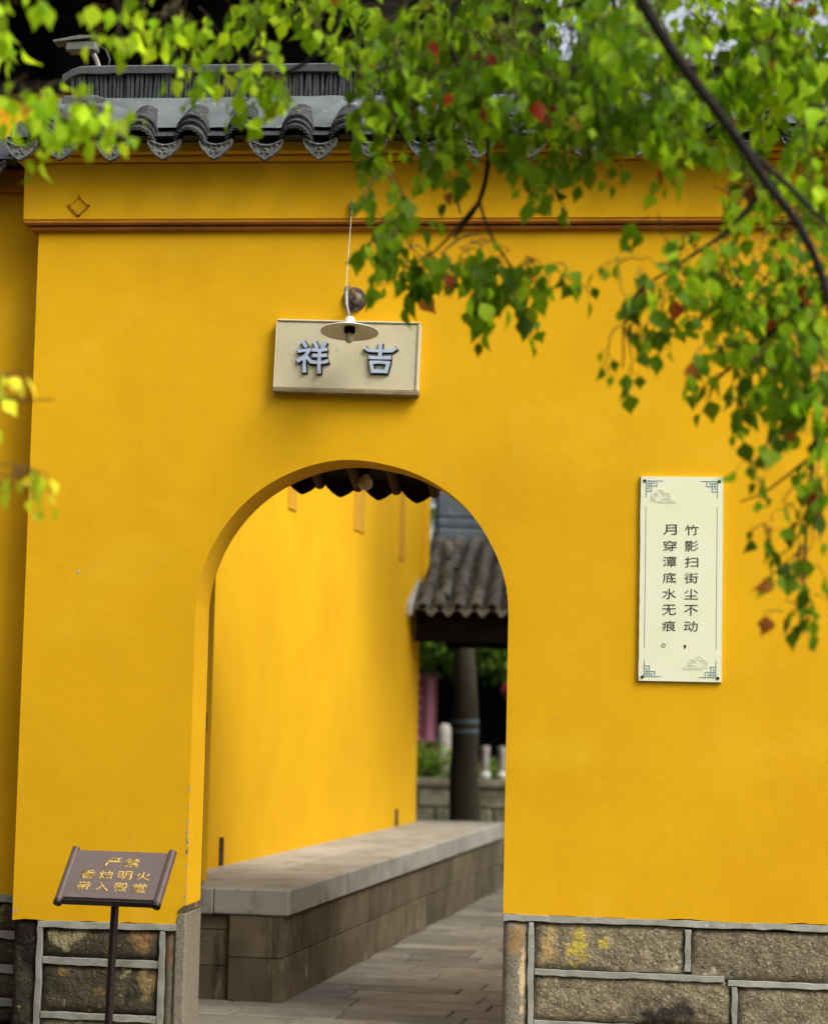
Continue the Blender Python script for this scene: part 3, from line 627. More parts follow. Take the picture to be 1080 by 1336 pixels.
# poem board
pb = thing('poem_board', 'tall pale cream board with two columns of dark characters on the yellow wall', 'sign board', (1.427, 0, 2.007))
rr = random.Random(12); ed_l = []
nn = 26
poly = [(-0.175, -0.44), (0.175, -0.44), (0.176, 0.44), (-0.175, 0.44)] + [(-0.175+rr.uniform(-0.002, 0.0005), 0.44-0.88*k/nn) for k in range(1, nn)]
MB().prism(poly, -0.016, -0.002).build('panel', 'board', pb)
MB().prism([(x*1.012-.001, z*1.004-.002) for x, z in poly], -0.0065, -0.001).build('backing', 'lime', pb)
for col, x in (('竹影扫街尘不动', 0.044), ('月穿潭底水无痕', -0.049)):
    for i, c in enumerate(col):
        glyph(c, 0.058, 0.045, 0.0012, 'ink', 0.0, 0.035, pb, (x, -0.0162, 0.210-0.0690*i))
cm = MB().prism([(0.0, 0.008), (-0.006, 0.003), (-0.004, -0.005), (-0.002, -0.013), (0.004, -0.004), (0.005, 0.004)][::-1], -0.0012, 0.0); cm.build('comma', 'ink', pb).location = (0.020, -0.0162, -0.290)
pr_ = MB()
for k in range(20):
    a0, a1 = 2*math.pi*k/20, 2*math.pi*(k+1)/20
    pr_.prism([(0.006*math.cos(a0), 0.006*math.sin(a0)), (0.0085*math.cos(a0), 0.0085*math.sin(a0)), (0.0085*math.cos(a1), 0.0085*math.sin(a1)), (0.006*math.cos(a1), 0.006*math.sin(a1))], -0.0012, 0)
pr_.build('full_stop', 'ink', pb).location = (-0.071, -0.0162, -0.288)
fret = [((0, 0), (0.07, 0)), ((0, 0), (0, -0.07)), ((0.045, 0), (0.045, -0.022)), ((0.045, -0.022), (0.022, -0.022)), ((0.022, -0.022), (0.022, -0.045)), ((0.022, -0.045), (0, -0.045)),
        ((0.011, 0), (0.011, -0.033)), ((0, -0.011), (0.033, -0.011)), ((0.033, 0), (0.033, -0.011)), ((0, -0.033), (0.011, -0.033)), ((0.022, 0), (0.022, -0.022)), ((0, -0.022), (0.022, -0.022))]
def strokes(segs, wd, y0=-0.001):
    b = MB()
    for i, ((xa, za), (xb, zb)) in enumerate(segs):
        d = Vector((xb-xa, zb-za)); L = d.length; d /= max(L, 1e-6); q = Vector((-d.y, d.x))*wd/2; a = Vector((xa, za))-d*wd/2; e = Vector((xb, zb))+d*wd/2
        b.prism([tuple(a-q), tuple(e-q), tuple(e+q), tuple(a+q)], y0-0.00007*(i % 6), 0)
    return b
for sx in (-1, 1):
    for sz in (-1, 1):
        segs = [((sx*-1*xa, sz*za), (sx*-1*xb, sz*zb)) for (xa, za), (xb, zb) in fret]
        strokes(segs, 0.0034).build('corner_fret', 'blue_print', pb).location = (sx*0.152, -0.0162, sz*0.421)
        MB().lathe([(0.0, .004), (0.006, .003), (0.0072, 0)], (0, 0, 0), 10, Matrix.Rotation(R(90), 4, 'X')).build('screw', 'screw', pb, smooth=True).location = (sx*0.160, -0.0162, sz*(0.421 if sz > 0 else 0.424))
    MB().box(-0.0012, 0.0012, -0.0008, 0, -0.30, 0.31).build('border_line', 'blue_print', pb).location = (sx*0.152, -0.0162, 0)
def arc(cx, cz, r_, a0, a1, n=8): return [((cx+r_*math.cos(R(a0+(a1-a0)*k/n)), cz+r_*math.sin(R(a0+(a1-a0)*k/n))), (cx+r_*math.cos(R(a0+(a1-a0)*(k+1)/n)), cz+r_*math.sin(R(a0+(a1-a0)*(k+1)/n)))) for k in range(n)]
cl = arc(-.03, .0, .016, 20, 250)+arc(-.008, .012, .020, 0, 200)+arc(.02, .004, .015, -60, 150)+arc(-.03, .0, .008, 60, 330)+arc(-.006, .011, .010, -40, 220)+arc(.02, .003, .007, -90, 180)+[((-.045, -.016), (.055, -.016)), ((-.02, -.023), (.06, -.023)), ((.0, -.006), (.04, -.009))]
strokes(cl, 0.0028).build('cloud_motif', 'faint_print', pb).location = (-0.085, -0.0162, 0.350)
strokes([((-a[0], a[1]), (-b_[0], b_[1])) for a, b_ in cl], 0.0028).build('cloud_motif', 'faint_print', pb).location = (0.07, -0.0162, -0.365)

# notice stand
ns = thing('notice_stand', 'dark brown scroll-shaped notice on a thin post with golden characters', 'sign', (-0.869, -0.55, 0))
AL, PH = R(46.4), R(5.5)
head = Matrix.Translation((0.002, 0, 0.716)) @ Matrix.Rotation(-PH, 4, 'Z') @ Matrix.Rotation(-(math.pi/2-AL), 4, 'X')
def hb(name, mb, material, par=ns, **k):
    o_ = mb.build(name, material, par, **k); o_.matrix_local = head; return o_
W2, H2 = 0.218, 0.128
panel_ = hb('panel', MB().box(-W2+.02, W2-.02, -0.008, 0.010, -H2+.004, H2-.004), 'sign_face', bevel=.002)
hb('back_plate', MB().box(-W2+.01, W2-.01, 0.0105, 0.024, -H2, H2), 'sign_dark', bevel=.003)
hb('bottom_edge', MB().box(-W2+.012, W2-.012, -0.006, 0.024, -H2-.012, -H2-.001), 'sign_dark', bevel=.002)
for s in (-1, 1):
    hb('scroll_rod', MB().tube([(s*(W2-.008), 0.0, -H2-.010), (s*(W2-.008), 0.0, H2+.008)], 0.0175, 14), 'sign_frame', smooth=True)
    hb('rod_end', MB().tube([(s*(W2-.008), 0.0, -H2-.026), (s*(W2-.008), 0.0, -H2-.0105)], 0.0185, 14), 'sign_dark', smooth=True)
MB().tube([(-0.012, 0.004, 0.0), (-0.004, 0.004, 0.4), (0.002, 0.01, 0.700)], 0.0165, 12).build('post', 'sign_dark', ns, smooth=True)
MB().box(-.06, .06, -.02, .03, .668, .69).build('bracket', 'sign_dark', ns, bevel=.004)
MB().lathe([(0.0, 0.022), (0.02, 0.022), (0.13, 0.014), (0.14, 0.004), (0.14, -0.018), (0, -.018)], (-0.012, 0, 0), 28).build('base', 'sign_dark', ns, smooth=True)
for txt, zz, dx, step in (('严禁', 0.062, 0.012, 0.082), ('香烛明火', -0.004, 0.000, 0.079), ('带入殿堂', -0.066, -0.002, 0.080)):
    for i, c in enumerate(txt):
        x = dx+(i-(len(txt)-1)/2)*step
        o_ = glyph(c, 0.062 if len(txt) > 2 else .066, 0.046, 0.0012, 'gold', 0.010, 0.03, panel_, (x, -0.0085, zz))

# security camera on the ridge
sc = thing('security_camera', 'small grey security camera with a hood on the end of the roof ridge', 'camera', (-1.285, 0.15, 4.318))
MB().box(-0.12, 0.025, -0.035, 0.035, 0.088, 0.135).build('body', 'cctv', sc, bevel=.008)
MB().prism([(-0.175, 0.130), (0.030, 0.150), (0.030, 0.158), (-0.05, 0.160), (-0.175, 0.138)], -0.045, 0.045).build('hood', 'cctv', sc)
MB().lathe([(0.0, .003), (.022, 0), (.026, .02)], (-0.123, 0, .11), 14, Matrix.Rotation(R(90), 4, 'Y')).build('lens', 'black_wood', sc, smooth=True)
MB().tube([(0.0, 0, 0.09), (0.018, 0, 0.06), (0.03, 0, 0.03), (0.03, 0, 0.0)], [.014, .012, .012, .02], 8).build('bracket', 'grey_metal', sc, smooth=True)
MB().tube([(0.025, 0.01, 0.125), (0.06, 0.01, 0.105), (0.08, 0.01, 0.06), (0.075, 0.01, 0.02), (0.05, .01, 0.004)], 0.005, 6).build('cable', 'screw', sc, smooth=True)

# ------------------------------------------------------------------ garden pavilion beyond the passage
PVX0, PVX1 = -0.585, 2.2
pv = thing('garden_pavilion', 'open garden pavilion with a mossy brown tiled roof and black eave beam', 'pavilion', (0.8, 8.6, 0))
pinv = Matrix.Translation((-0.8, -8.6, 0))
pp = R(25)
def pvm(mb): mb.v = [tuple(pinv @ Vector(p)) for p in mb.v]; return mb
ze, ye, yr = 2.23, 7.6, 9.1
zr = ze+(yr-ye)*math.tan(pp)
deck = pvm(MB().add([(PVX0, ye, ze), (PVX1, ye, ze), (PVX1, yr, zr), (PVX0, yr, zr), (PVX1, 2*yr-ye, ze), (PVX0, 2*yr-ye, ze)], [(0, 1, 2, 3), (3, 2, 4, 5), (0, 5, 4, 1), (0, 3, 5), (1, 4, 2)])).build('roof_deck', 'old_tile', pv)
ptl = dict(c=cover_mesh(False, 0.050, 0.048, 0.26, .012, 'old_tile', 8), d=drip_mesh(0.085, 0.065, 0.02, 0.01, 'weathered_drip'))
dv = Vector((0, math.cos(pp), math.sin(pp))); nv = Vector((0, -math.sin(pp), math.cos(pp)))
ncol = int((PVX1-PVX0)/0.138)
for c in range(ncol):
    x = PVX0+0.10+0.138*c
    for i in range(7):
        p = pinv @ (Vector((x+jit(.012), ye-.01, ze)) + dv*(0.215*i) + nv*(0.012+jit(.008)))
        place('cover_tile', ptl['c'], deck, p, (pp+.05+jit(.03), jit(.08), jit(.06)))
    place('drip_tile', ptl['d'], deck, pinv @ Vector((x+.069+jit(.008), ye-.02, ze+.012)), (R(-8), jit(.08), jit(.05)))
pvm(MB().add([(PVX0-.06, ye-.03, ze-.06), (PVX0+.02, ye-.03, ze-.06), (PVX0+.02, yr, zr+.02), (PVX0-.06, yr, zr+.02), (PVX0-.06, ye-.03, ze+.05), (PVX0+.02, ye-.03, ze+.05), (PVX0+.02, yr, zr+.10), (PVX0-.06, yr, zr+.10)],
        [(0, 1, 2, 3), (4, 7, 6, 5), (0, 4, 5, 1), (1, 5, 6, 2), (2, 6, 7, 3), (3, 7, 4, 0)])).build('verge', 'lime', pv, bevel=.015)
for z0, z1, o_ in ((zr-.03, zr+.08, .16), (zr+.082, zr+.17, .11), (zr+.172, zr+.42, .075)):
    mxr = pinv @ Matrix.Translation((PVX0+.05, yr+.1, 0)) @ Matrix.Rotation(R(12), 4, 'Z')
    MB().box(-.02, 2.8, -o_, o_, z0, z1, mxr).build('ridge_course', 'slate', pv, bevel=.02)
MB().lathe([(0, .09), (.04, .075), (.055, .03), (.05, .0), (.03, -.05)], (PVX0+.20-.8, 8.5-8.6, zr-.16), 12).build('ridge_ornament', 'weathered_drip', pv, smooth=True)
MB().lathe([(0, .09), (.04, .08), (.055, .04), (.045, .0), (.03, -.04)], (PVX0+.00-.8, 8.45-8.6, zr-.15), 10).build('ridge_ornament', 'weathered_drip', pv, smooth=True)
pvm(MB().box(PVX0+.03, PVX1-.05, ye+.12, ye+.30, 1.985, ze-.005)).build('eave_beam', 'black_wood', pv)
pvm(MB().box(PVX0+.03, PVX1-.05, 2*yr-ye-.35, 2*yr-ye-.2, 2.02, ze-.005)).build('eave_beam', 'black_wood', pv)
for (x, y_) in ((PVX0-.12, 8.55), (PVX1-.15, ye+.22), (PVX0-.35, 10.3), (PVX1-.15, 10.3)):
    MB().tube([(x-.8, y_-8.6, 0), (x-.8, y_-8.6, 2.1)], 0.05, 12).build('post', 'black_wood', pv, smooth=True)

# ------------------------------------------------------------------ things in the garden seen through the doorway
kb = thing('garden_kerb', 'low mossy stone garden wall behind the tree trunk', 'wall', (-0.5, 14.0, 0))
for i in range(6):
    for j in range(3):
        MB().box(-1.9+.62*i+(.2 if j % 2 else 0), -1.9+.62*(i+1)+(.2 if j % 2 else 0)-.012, -.2+jit(.02), .2, .21*j, .21*(j+1)-.01).build('block', 'garden_stone', kb, bevel=.02)
MB().box(-1.95, 2.1, -.24, .22, .632, .72).build('coping', 'garden_stone', kb, bevel=.02)
def leaf_cloud(name, material, parent, spots, size, tints, seed, flat=0.0, kind=None):
    """foliage as thousands of small folded leaf faces; spots = [(centre, radii, count)]"""
    r = random.Random(seed); vs, fs, cols = [], [], []
    for c, rad, n in spots:
        for _ in range(n):
            d = Vector((r.gauss(0, 1), r.gauss(0, 1), r.gauss(0, 1))); d.normalize(); k = r.random()**0.45
            p = Vector((c[0]+d.x*rad[0]*k, c[1]+d.y*rad[1]*k, c[2]+d.z*rad[2]*k))
            qn = Quaternion(Vector((r.gauss(0, 1), r.gauss(0, 1), r.gauss(0, 1))).normalized(), r.uniform(0, 6.3))
            s = size*r.uniform(0.6, 1.3); b = len(vs)
            for q_ in ((0, 0, 0), (.5, -.36, .09), (1, 0, -.05), (.5, .36, .09)): vs.append(tuple(p+qn @ (Vector(q_)*s)))
            fs += [(b, b+1, b+2), (b, b+2, b+3)]
            t = r.choice(tints); v_ = r.uniform(.7, 1.3); cols += [(t[0]*v_, t[1]*v_, t[2]*v_, 1)]*4
    me = bpy.data.meshes.new(name); me.from_pydata(vs, [], fs); me.materials.append(M[material])
    at = me.attributes.new('tint', 'FLOAT_COLOR', 'POINT'); at.data.foreach_set('color', [x for c in cols for x in c])
    o_ = place(name, me, parent)
    if kind: o_['kind'] = kind
    return o_
G_D = [(0.035, 0.075, 0.012), (0.05, 0.10, 0.015), (0.075, 0.14, 0.018)]
G_L = [(0.10, 0.20, 0.02), (0.15, 0.27, 0.025), (0.20, 0.30, 0.03)]
hg = thing('clipped_hedge', 'low clipped green hedge behind the garden wall', 'hedge', (-0.9, 15.0, 0))
leaf_cloud('foliage', 'far_leaf', hg, [((-.4, 0, .80), (.75, .3, .34), 2200), ((.75, 0, .66), (.75, .3, .30), 1500), ((1.9, 0, .6), (.75, .3, .3), 800)], 0.06, G_L+[(0.22, 0.2, 0.08)], 3, kind='stuff')
for i in range(5): MB().tube([(-.9+.6*i, 0, 0), (-.88+.6*i, .02, .5)], [.02, .012], 6).build('stem', 'garden_bark', hg)
for i, (x, y_) in enumerate(((-1.08, 16.0),)):
    p = thing('stone_post', 'pale round-topped stone post above the clipped hedge', 'post', (x, y_, 0)); MB().lathe([(.075, 0), (.075, 1.2), (.07, 1.26), (.045, 1.30), (0, 1.31)], (0, 0, 0), 16).build('shaft', 'pale_stone', p, smooth=True)
    MB().lathe([(.10, -.03), (.10, .12), (.075, .14)], (0, 0, 0), 16).build('foot', 'pale_stone', p, smooth=True)
for x, which in ((-0.607, 'next to the banded tree trunk'), (-0.425, 'second from the banded tree trunk')):
    p = thing('baluster', 'pinkish stone baluster with a white ball foot, '+which, 'post', (x+.17, 13.9, 0.72), 0, 'balusters on the garden wall')
    MB().lathe([(.0, 0), (.045, .012), (.062, .05), (.045, .09), (.02, .10)], (0, 0, 0), 16).build('ball', 'white_stone', p, smooth=True)
    MB().lathe([(.03, .095), (.042, .11), (.040, .30), (.05, .33), (.05, .36), (0, .365)], (0, 0, 0), 14).build('shaft', 'pale_stone', p, smooth=True)
pk = thing('pink_banner', 'tall faded pink cloth banner on a pole beyond the hedge', 'banner', (-1.42, 17, 0))
bn = MB(); n = 14
for i in range(n+1):
    for j in range(2): bn.v.append((-.22+.36*i/n, .02*math.sin(i*1.1), 1.08 if j == 0 else 1.93))
for i in range(n): bn.f.append((2*i, 2*i+2, 2*i+3, 2*i+1))
cloth = bn.build('cloth', 'pink_cloth', pk); sm = cloth.modifiers.new('solid', 'SOLIDIFY'); sm.thickness = .006
for i in range(6): MB().box(-.10, .02, -.05, -.045, 1.18+.115*i, 1.24+.115*i).build('printed_mark', 'pink_print', pk)
MB().tube([(-.24, 0.03, -.03), (-.24, .03, 2.0)], .018, 8).tube([(-.24, .03, 1.95), (.16, .03, 1.95)], .012, 8).build('pole', 'dark_wood', pk)
rl = thing('red_lantern', 'round red silk lantern hanging beside the pavilion tree', 'lantern', (-0.255, 15.0, 1.60)); rl.scale = (.8, .8, .8)
MB().lathe([(.03, 0), (.08, .02), (.125, .09), (.13, .13), (.11, .19), (.06, .24), (.03, .25)], (0, 0, 0), 16).build('shade', 'red_silk', rl, smooth=True)
MB().lathe([(0, -.012), (.045, -.01), (.045, .012), (0, .014)], (0, 0, 0), 12).lathe([(0, .24), (.045, .242), (.045, .265), (0, .268)], (0, 0, 0), 12).build('rim', 'gold', rl)
MB().tube([(0, 0, .26), (0, 0, 1.3)], .006, 6).build('cord', 'dark_wood', rl); MB().tube([(0, 0, -.2), (0, 0, -.01)], [.02, .008], 8).build('tassel', 'red_silk', rl)

def simple_tree(label, loc, trunk_h, r0, spots, n_leaf, tints, seed, size=0.1, name='garden_tree', group=None, lean=0.0):
    t = thing(name, label, 'tree', loc, 0, group); r = random.Random(seed)
    pts = [(lean*k/6*trunk_h+r.uniform(-.02, .02), r.uniform(-.02, .02), -.05+trunk_h*k/6) for k in range(7)]
    tr = MB().tube(pts, [r0*(1.18 if k == 0 else 1-.09*k) for k in range(7)], 14); tr.build('trunk', 'garden_bark', t, smooth=True)
    top = Vector(pts[-1])
    for c, rad, n in spots:
        e = Vector(c); mid = top.lerp(e, .5)+Vector((r.uniform(-.1, .1), r.uniform(-.1, .1), .1))
        MB().tube([top-Vector((0, 0, .2)), mid, e], [r0*.45, r0*.28, r0*.08], 7).build('limb', 'garden_bark', t, smooth=True)
    leaf_cloud('crown', 'far_leaf', t, spots, size, tints, seed)
    return t
tk = simple_tree('straight dark tree trunk with a pale blue painted band behind the bench', (-0.40, 11.0, 0), 2.75, 0.165, [((-.8, .6, 3.3), (.9, .8, .6), 1100), ((.7, .5, 3.4), (1.0, .9, .7), 1400), ((0, .8, 4.1), (1.0, .9, .7), 1200), ((2., .8, 3.7), (1, .9, .7), 1000), ((1.5, -5.2, 4.2), (.9, .9, .75), 2600), ((1.5, -3.8, 4.3), (.9, .9, .7), 2000), ((1.1, -1.8, 4.3), (.9, .9, .5), 1000)], 0, G_D+G_L, 21, 0.10, lean=-.015)  # forward crown masses, added unseen to shade the passage wall's far end
for z in (1.24, 1.33): MB().tube([(-.02, 0, z), (-.021, 0, z+.035)], [.1335, .133], 18).build('painted_band', 'band_blue', tk, smooth=True)
simple_tree('leafy dark green tree behind the pink banner', (-2.6, 18.5, 0), 1.9, 0.12, [((.6, -1.5, 2.25), (.9, .7, .42), 1500), ((1.6, -1.6, 2.3), (.8, .7, .42), 1400), ((-.8, 0, 2.7), (1, .8, .7), 900), ((.5, .3, 3.4), (1.3, .9, .8), 1300)], 0, G_L+G_D, 22, 0.11)
simple_tree('pale green leafy tree behind the balusters', (0.9, 18.0, 0), 1.8, 0.11, [((-1.2, -1.6, 2.2), (.7, .6, .42), 1300), ((-.2, .2, 2.6), (.9, .7, .6), 1100), ((1.0, .2, 2.8), (1, .8, .7), 1000), ((.3, .3, 3.6), (1.3, .9, .8), 1200)], 0, G_L+G_D, 23, 0.11)
simple_tree('tall broad green tree rising behind the gate coping', (2.6, 15.0, 0), 4.2, 0.22, [((0, 0, 5.6), (1.7, 1.3, 1.1), 2600), ((1.8, .2, 6.0), (1.6, 1.3, 1.2), 2400), ((-1.4, .2, 6.2), (1.3, 1.2, 1.0), 1700), ((.4, .3, 7.4), (1.9, 1.4, 1.2), 2400), ((3.4, 0, 5.2), (1.4, 1.2, 1.1), 1700)], 0, G_L+G_D, 24, 0.14)
# dark timber screen far behind the garden (shaded corridor)
cr = thing('covered_walk', 'dark shaded timber corridor closing the far side of the garden', 'building', (0, 21, 0))
MB().box(-7, 9, 0, .2, 0, 2.5).build('back_wall', 'black_wood', cr)
for k in range(12): MB().box(-6.8+1.4*k, -6.66+1.4*k, -1.0, -.86, 0, 2.5).build('post', 'dark_wood', cr)
MB().add([(-7.4, -1.8, 2.45), (9.4, -1.8, 2.45), (9.4, .1, 3.3), (-7.4, .1, 3.3), (9.4, 1.6, 2.6), (-7.4, 1.6, 2.6)], [(0, 1, 2, 3), (3, 2, 4, 5), (0, 5, 4, 1), (0, 3, 5), (1, 4, 2)]).build('roof', 'old_tile', cr)

# ------------------------------------------------------------------ temple hall rising behind the wall, in the shade of its eaves
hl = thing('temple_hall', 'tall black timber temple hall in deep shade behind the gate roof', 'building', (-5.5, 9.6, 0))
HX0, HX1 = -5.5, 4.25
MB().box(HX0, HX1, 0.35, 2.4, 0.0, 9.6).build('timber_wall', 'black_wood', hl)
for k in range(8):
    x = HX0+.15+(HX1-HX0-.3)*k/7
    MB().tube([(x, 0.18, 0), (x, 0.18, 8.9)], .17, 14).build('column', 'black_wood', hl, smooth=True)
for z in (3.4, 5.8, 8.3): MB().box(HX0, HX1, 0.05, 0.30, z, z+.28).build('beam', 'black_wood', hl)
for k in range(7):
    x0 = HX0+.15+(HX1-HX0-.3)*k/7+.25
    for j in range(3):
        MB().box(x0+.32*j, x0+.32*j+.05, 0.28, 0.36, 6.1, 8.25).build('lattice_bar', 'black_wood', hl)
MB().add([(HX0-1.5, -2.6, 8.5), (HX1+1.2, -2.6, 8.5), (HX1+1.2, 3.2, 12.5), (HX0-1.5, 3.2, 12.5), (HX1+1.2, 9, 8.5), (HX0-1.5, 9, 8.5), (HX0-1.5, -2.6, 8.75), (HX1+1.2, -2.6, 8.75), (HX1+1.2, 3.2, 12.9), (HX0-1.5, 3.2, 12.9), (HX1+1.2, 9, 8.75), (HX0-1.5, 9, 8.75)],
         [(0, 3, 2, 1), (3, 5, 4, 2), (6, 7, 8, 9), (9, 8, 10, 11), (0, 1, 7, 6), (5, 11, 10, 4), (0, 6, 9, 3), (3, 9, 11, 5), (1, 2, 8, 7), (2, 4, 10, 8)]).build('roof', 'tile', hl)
for k in range(30): MB().box(HX0-1.2+.38*k, HX0-1.12+.38*k, -2.5, .3, 8.36, 8.48).build('rafter', 'black_wood', hl)
yw = thing('rear_yellow_wall', 'shaded ochre wall top showing left of the roof ridge end', 'wall', (-5, 5.0, 0))
MB().box(-4, 2.7, 0, .3, 0, 5.66).build('plaster_face', 'plaster', yw)
MB().box(-4, 2.75, -.06, .36, 5.662, 5.74).build('coping', 'black_wood', yw)

# ------------------------------------------------------------------ unseen hall, wing and wall added to block low sky light
fh = thing('sky_block_hall', 'unseen dark timber hall added opposite the yellow gate to block low sky', 'building', (0.5, -17.5, 0))
MB().box(-11, 11, -4, 0, 0, 7.2).build('timber_wall', 'dark_wood', fh)
for k in range(10): MB().tube([(-10.8+2.4*k, .35, 0), (-10.8+2.4*k, .35, 7.1)], .16, 12).build('column', 'door_wood', fh, smooth=True)
MB().add([(-12, 1.3, 7.2), (12, 1.3, 7.2), (12, -2, 9.9), (-12, -2, 9.9), (12, -5.3, 7.2), (-12, -5.3, 7.2)], [(0, 1, 2, 3), (3, 2, 4, 5), (0, 5, 4, 1), (0, 3, 5), (1, 4, 2)]).build('roof', 'tile', fh)
lw = thing('sky_block_wing', 'unseen low dark timber wing added to block sky light from the left', 'building', (-5.2, -7.5, 0))
MB().box(-3, 0, -7.5, 7.3, 0, 3.6).build('timber_wall', 'dark_wood', lw)
for k in range(6): MB().tube([(.3, -7.2+2.7*k, 0), (.3, -7.2+2.7*k, 3.6)], .12, 12).build('column', 'door_wood', lw, smooth=True)
MB().add([(1.0, -8, 3.6), (1.0, 7.6, 3.6), (-1.5, 7.6, 5.4), (-1.5, -8, 5.4), (-4, 7.6, 3.6), (-4, -8, 3.6)], [(0, 1, 2, 3), (3, 2, 4, 5), (0, 5, 4, 1), (0, 3, 5), (1, 4, 2)]).build('roof', 'tile', lw)
rw = thing('sky_block_wall', 'unseen yellow wall added opposite the bench to block low sky light', 'wall', (2.9, 4.0, 0))
MB().box(0, .3, -3.4, 3.0, 0.5, 3.0).build('plaster_face', 'plaster_inner', rw)
MB().box(.02, .28, -3.4, 3.0, 0, .5).build('plinth', 'dark_stone', rw)
MB().prism([(-.2, 3.0), (.5, 3.0), (.15, 3.3)], -3.5, 3.1).build('coping', 'tile', rw)
LEAF_MULT = 2.3
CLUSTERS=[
(-0.29,-4.26,3.11,0.038,0.049,7,'b'), (-0.10,-3.94,3.20,0.036,0.084,9,'b'), (-0.30,-4.04,2.93,0.094,0.047,23,'b'),
(-0.17,-4.03,2.90,0.088,0.051,23,'b'), (-0.08,-4.01,2.86,0.039,0.043,3,'b'), (-0.26,-4.27,2.16,0.026,0.037,6,'y'),
(-0.23,-4.24,1.94,0.045,0.030,9,'y'), (-0.05,-3.54,3.28,0.069,0.133,17,'b'), (0.05,-3.25,3.46,0.135,0.081,16,'m'),
(0.01,-3.63,3.15,0.046,0.063,5,'b'), (0.14,-3.32,3.27,0.133,0.111,26,'b'), (0.23,-3.30,3.16,0.080,0.080,11,'m'),
(0.31,-3.02,3.47,0.128,0.139,30,'m'), (0.39,-3.19,3.25,0.101,0.103,12,'m'), (0.34,-2.92,3.59,0.165,0.085,15,'m'),
(0.53,-3.07,3.28,0.149,0.251,89,'d'), (0.70,-2.86,3.38,0.189,0.259,121,'d'), (0.58,-2.69,3.57,0.267,0.146,60,'m'),
(0.91,-3.23,3.24,0.177,0.255,132,'d'), (1.07,-2.92,3.34,0.186,0.267,132,'d'), (1.26,-3.39,3.22,0.171,0.236,127,'d'),
(1.46,-2.98,3.37,0.183,0.229,110,'m'), (1.66,-3.15,3.29,0.166,0.255,119,'m'), (1.73,-3.42,2.96,0.095,0.179,50,'m'),
(1.40,-3.07,3.12,0.169,0.135,53,'m'), (0.52,-3.24,2.91,0.075,0.066,9,'d'), (0.70,-3.03,3.04,0.082,0.078,11,'d'),
(0.92,-3.01,3.05,0.126,0.069,16,'d'), (1.11,-3.09,3.03,0.090,0.076,13,'d'), (1.54,-3.13,2.91,0.111,0.102,27,'m'),
(0.53,-3.23,2.78,0.075,0.080,14,'d'), (0.58,-3.22,2.73,0.089,0.075,14,'d'), (0.65,-3.21,2.67,0.100,0.071,17,'d'),
(0.78,-3.19,2.71,0.122,0.097,27,'d'), (0.92,-3.18,2.66,0.106,0.075,21,'d'), (1.00,-3.17,2.67,0.058,0.044,5,'d'),
(0.81,-3.18,2.58,0.111,0.040,12,'d'), (1.22,-3.44,2.62,0.095,0.101,10,'d'), (1.22,-3.42,2.42,0.055,0.076,6,'d'),
(1.29,-3.34,2.74,0.077,0.064,4,'d'), (1.35,-3.32,2.55,0.096,0.103,18,'d'), (1.42,-3.32,2.68,0.077,0.090,12,'m'),
(1.53,-3.20,2.59,0.135,0.163,52,'m'), (1.67,-3.29,2.62,0.118,0.236,75,'m'), (1.46,-3.39,2.37,0.084,0.080,12,'d'),
(1.61,-3.27,2.36,0.118,0.103,29,'d'), (1.72,-3.46,2.32,0.079,0.145,33,'d'), (1.52,-3.37,2.24,0.051,0.046,3,'d'),
(1.69,-3.45,2.18,0.075,0.058,8,'d'), (1.57,-3.45,2.04,0.033,0.029,3,'r'), (1.70,-3.43,2.00,0.066,0.083,9,'r'),
(1.61,-3.43,1.90,0.025,0.021,3,'r'), (1.71,-3.41,1.83,0.066,0.083,10,'r'), (1.70,-3.40,1.69,0.066,0.054,7,'r'),
(1.75,-3.43,2.08,0.037,0.070,4,'d'), (-0.26,-3.40,3.63,0.266,0.155,66,'m'), (0.14,-3.16,3.72,0.274,0.160,66,'m'),
(0.60,-2.92,3.81,0.283,0.189,75,'m'), (1.12,-3.05,3.75,0.297,0.183,82,'m'), (1.59,-3.20,3.67,0.288,0.177,82,'m'),
(1.37,-2.81,3.59,0.259,0.094,40,'b'), (1.70,-2.77,3.60,0.189,0.094,42,'b'), (1.76,-2.95,3.44,0.091,0.114,21,'m'),
(1.06,-2.65,3.66,0.219,0.087,25,'m'), (1.94,-3.13,3.38,0.155,0.288,71,'m'), (1.95,-3.28,2.81,0.150,0.257,66,'m'),
(1.91,-3.43,2.22,0.124,0.228,43,'d'), (-0.55,-3.99,3.14,0.120,0.180,35,'b'), (-0.49,-4.04,2.64,0.079,0.138,11,'b'),
(-0.40,-4.18,2.10,0.057,0.170,11,'y')]
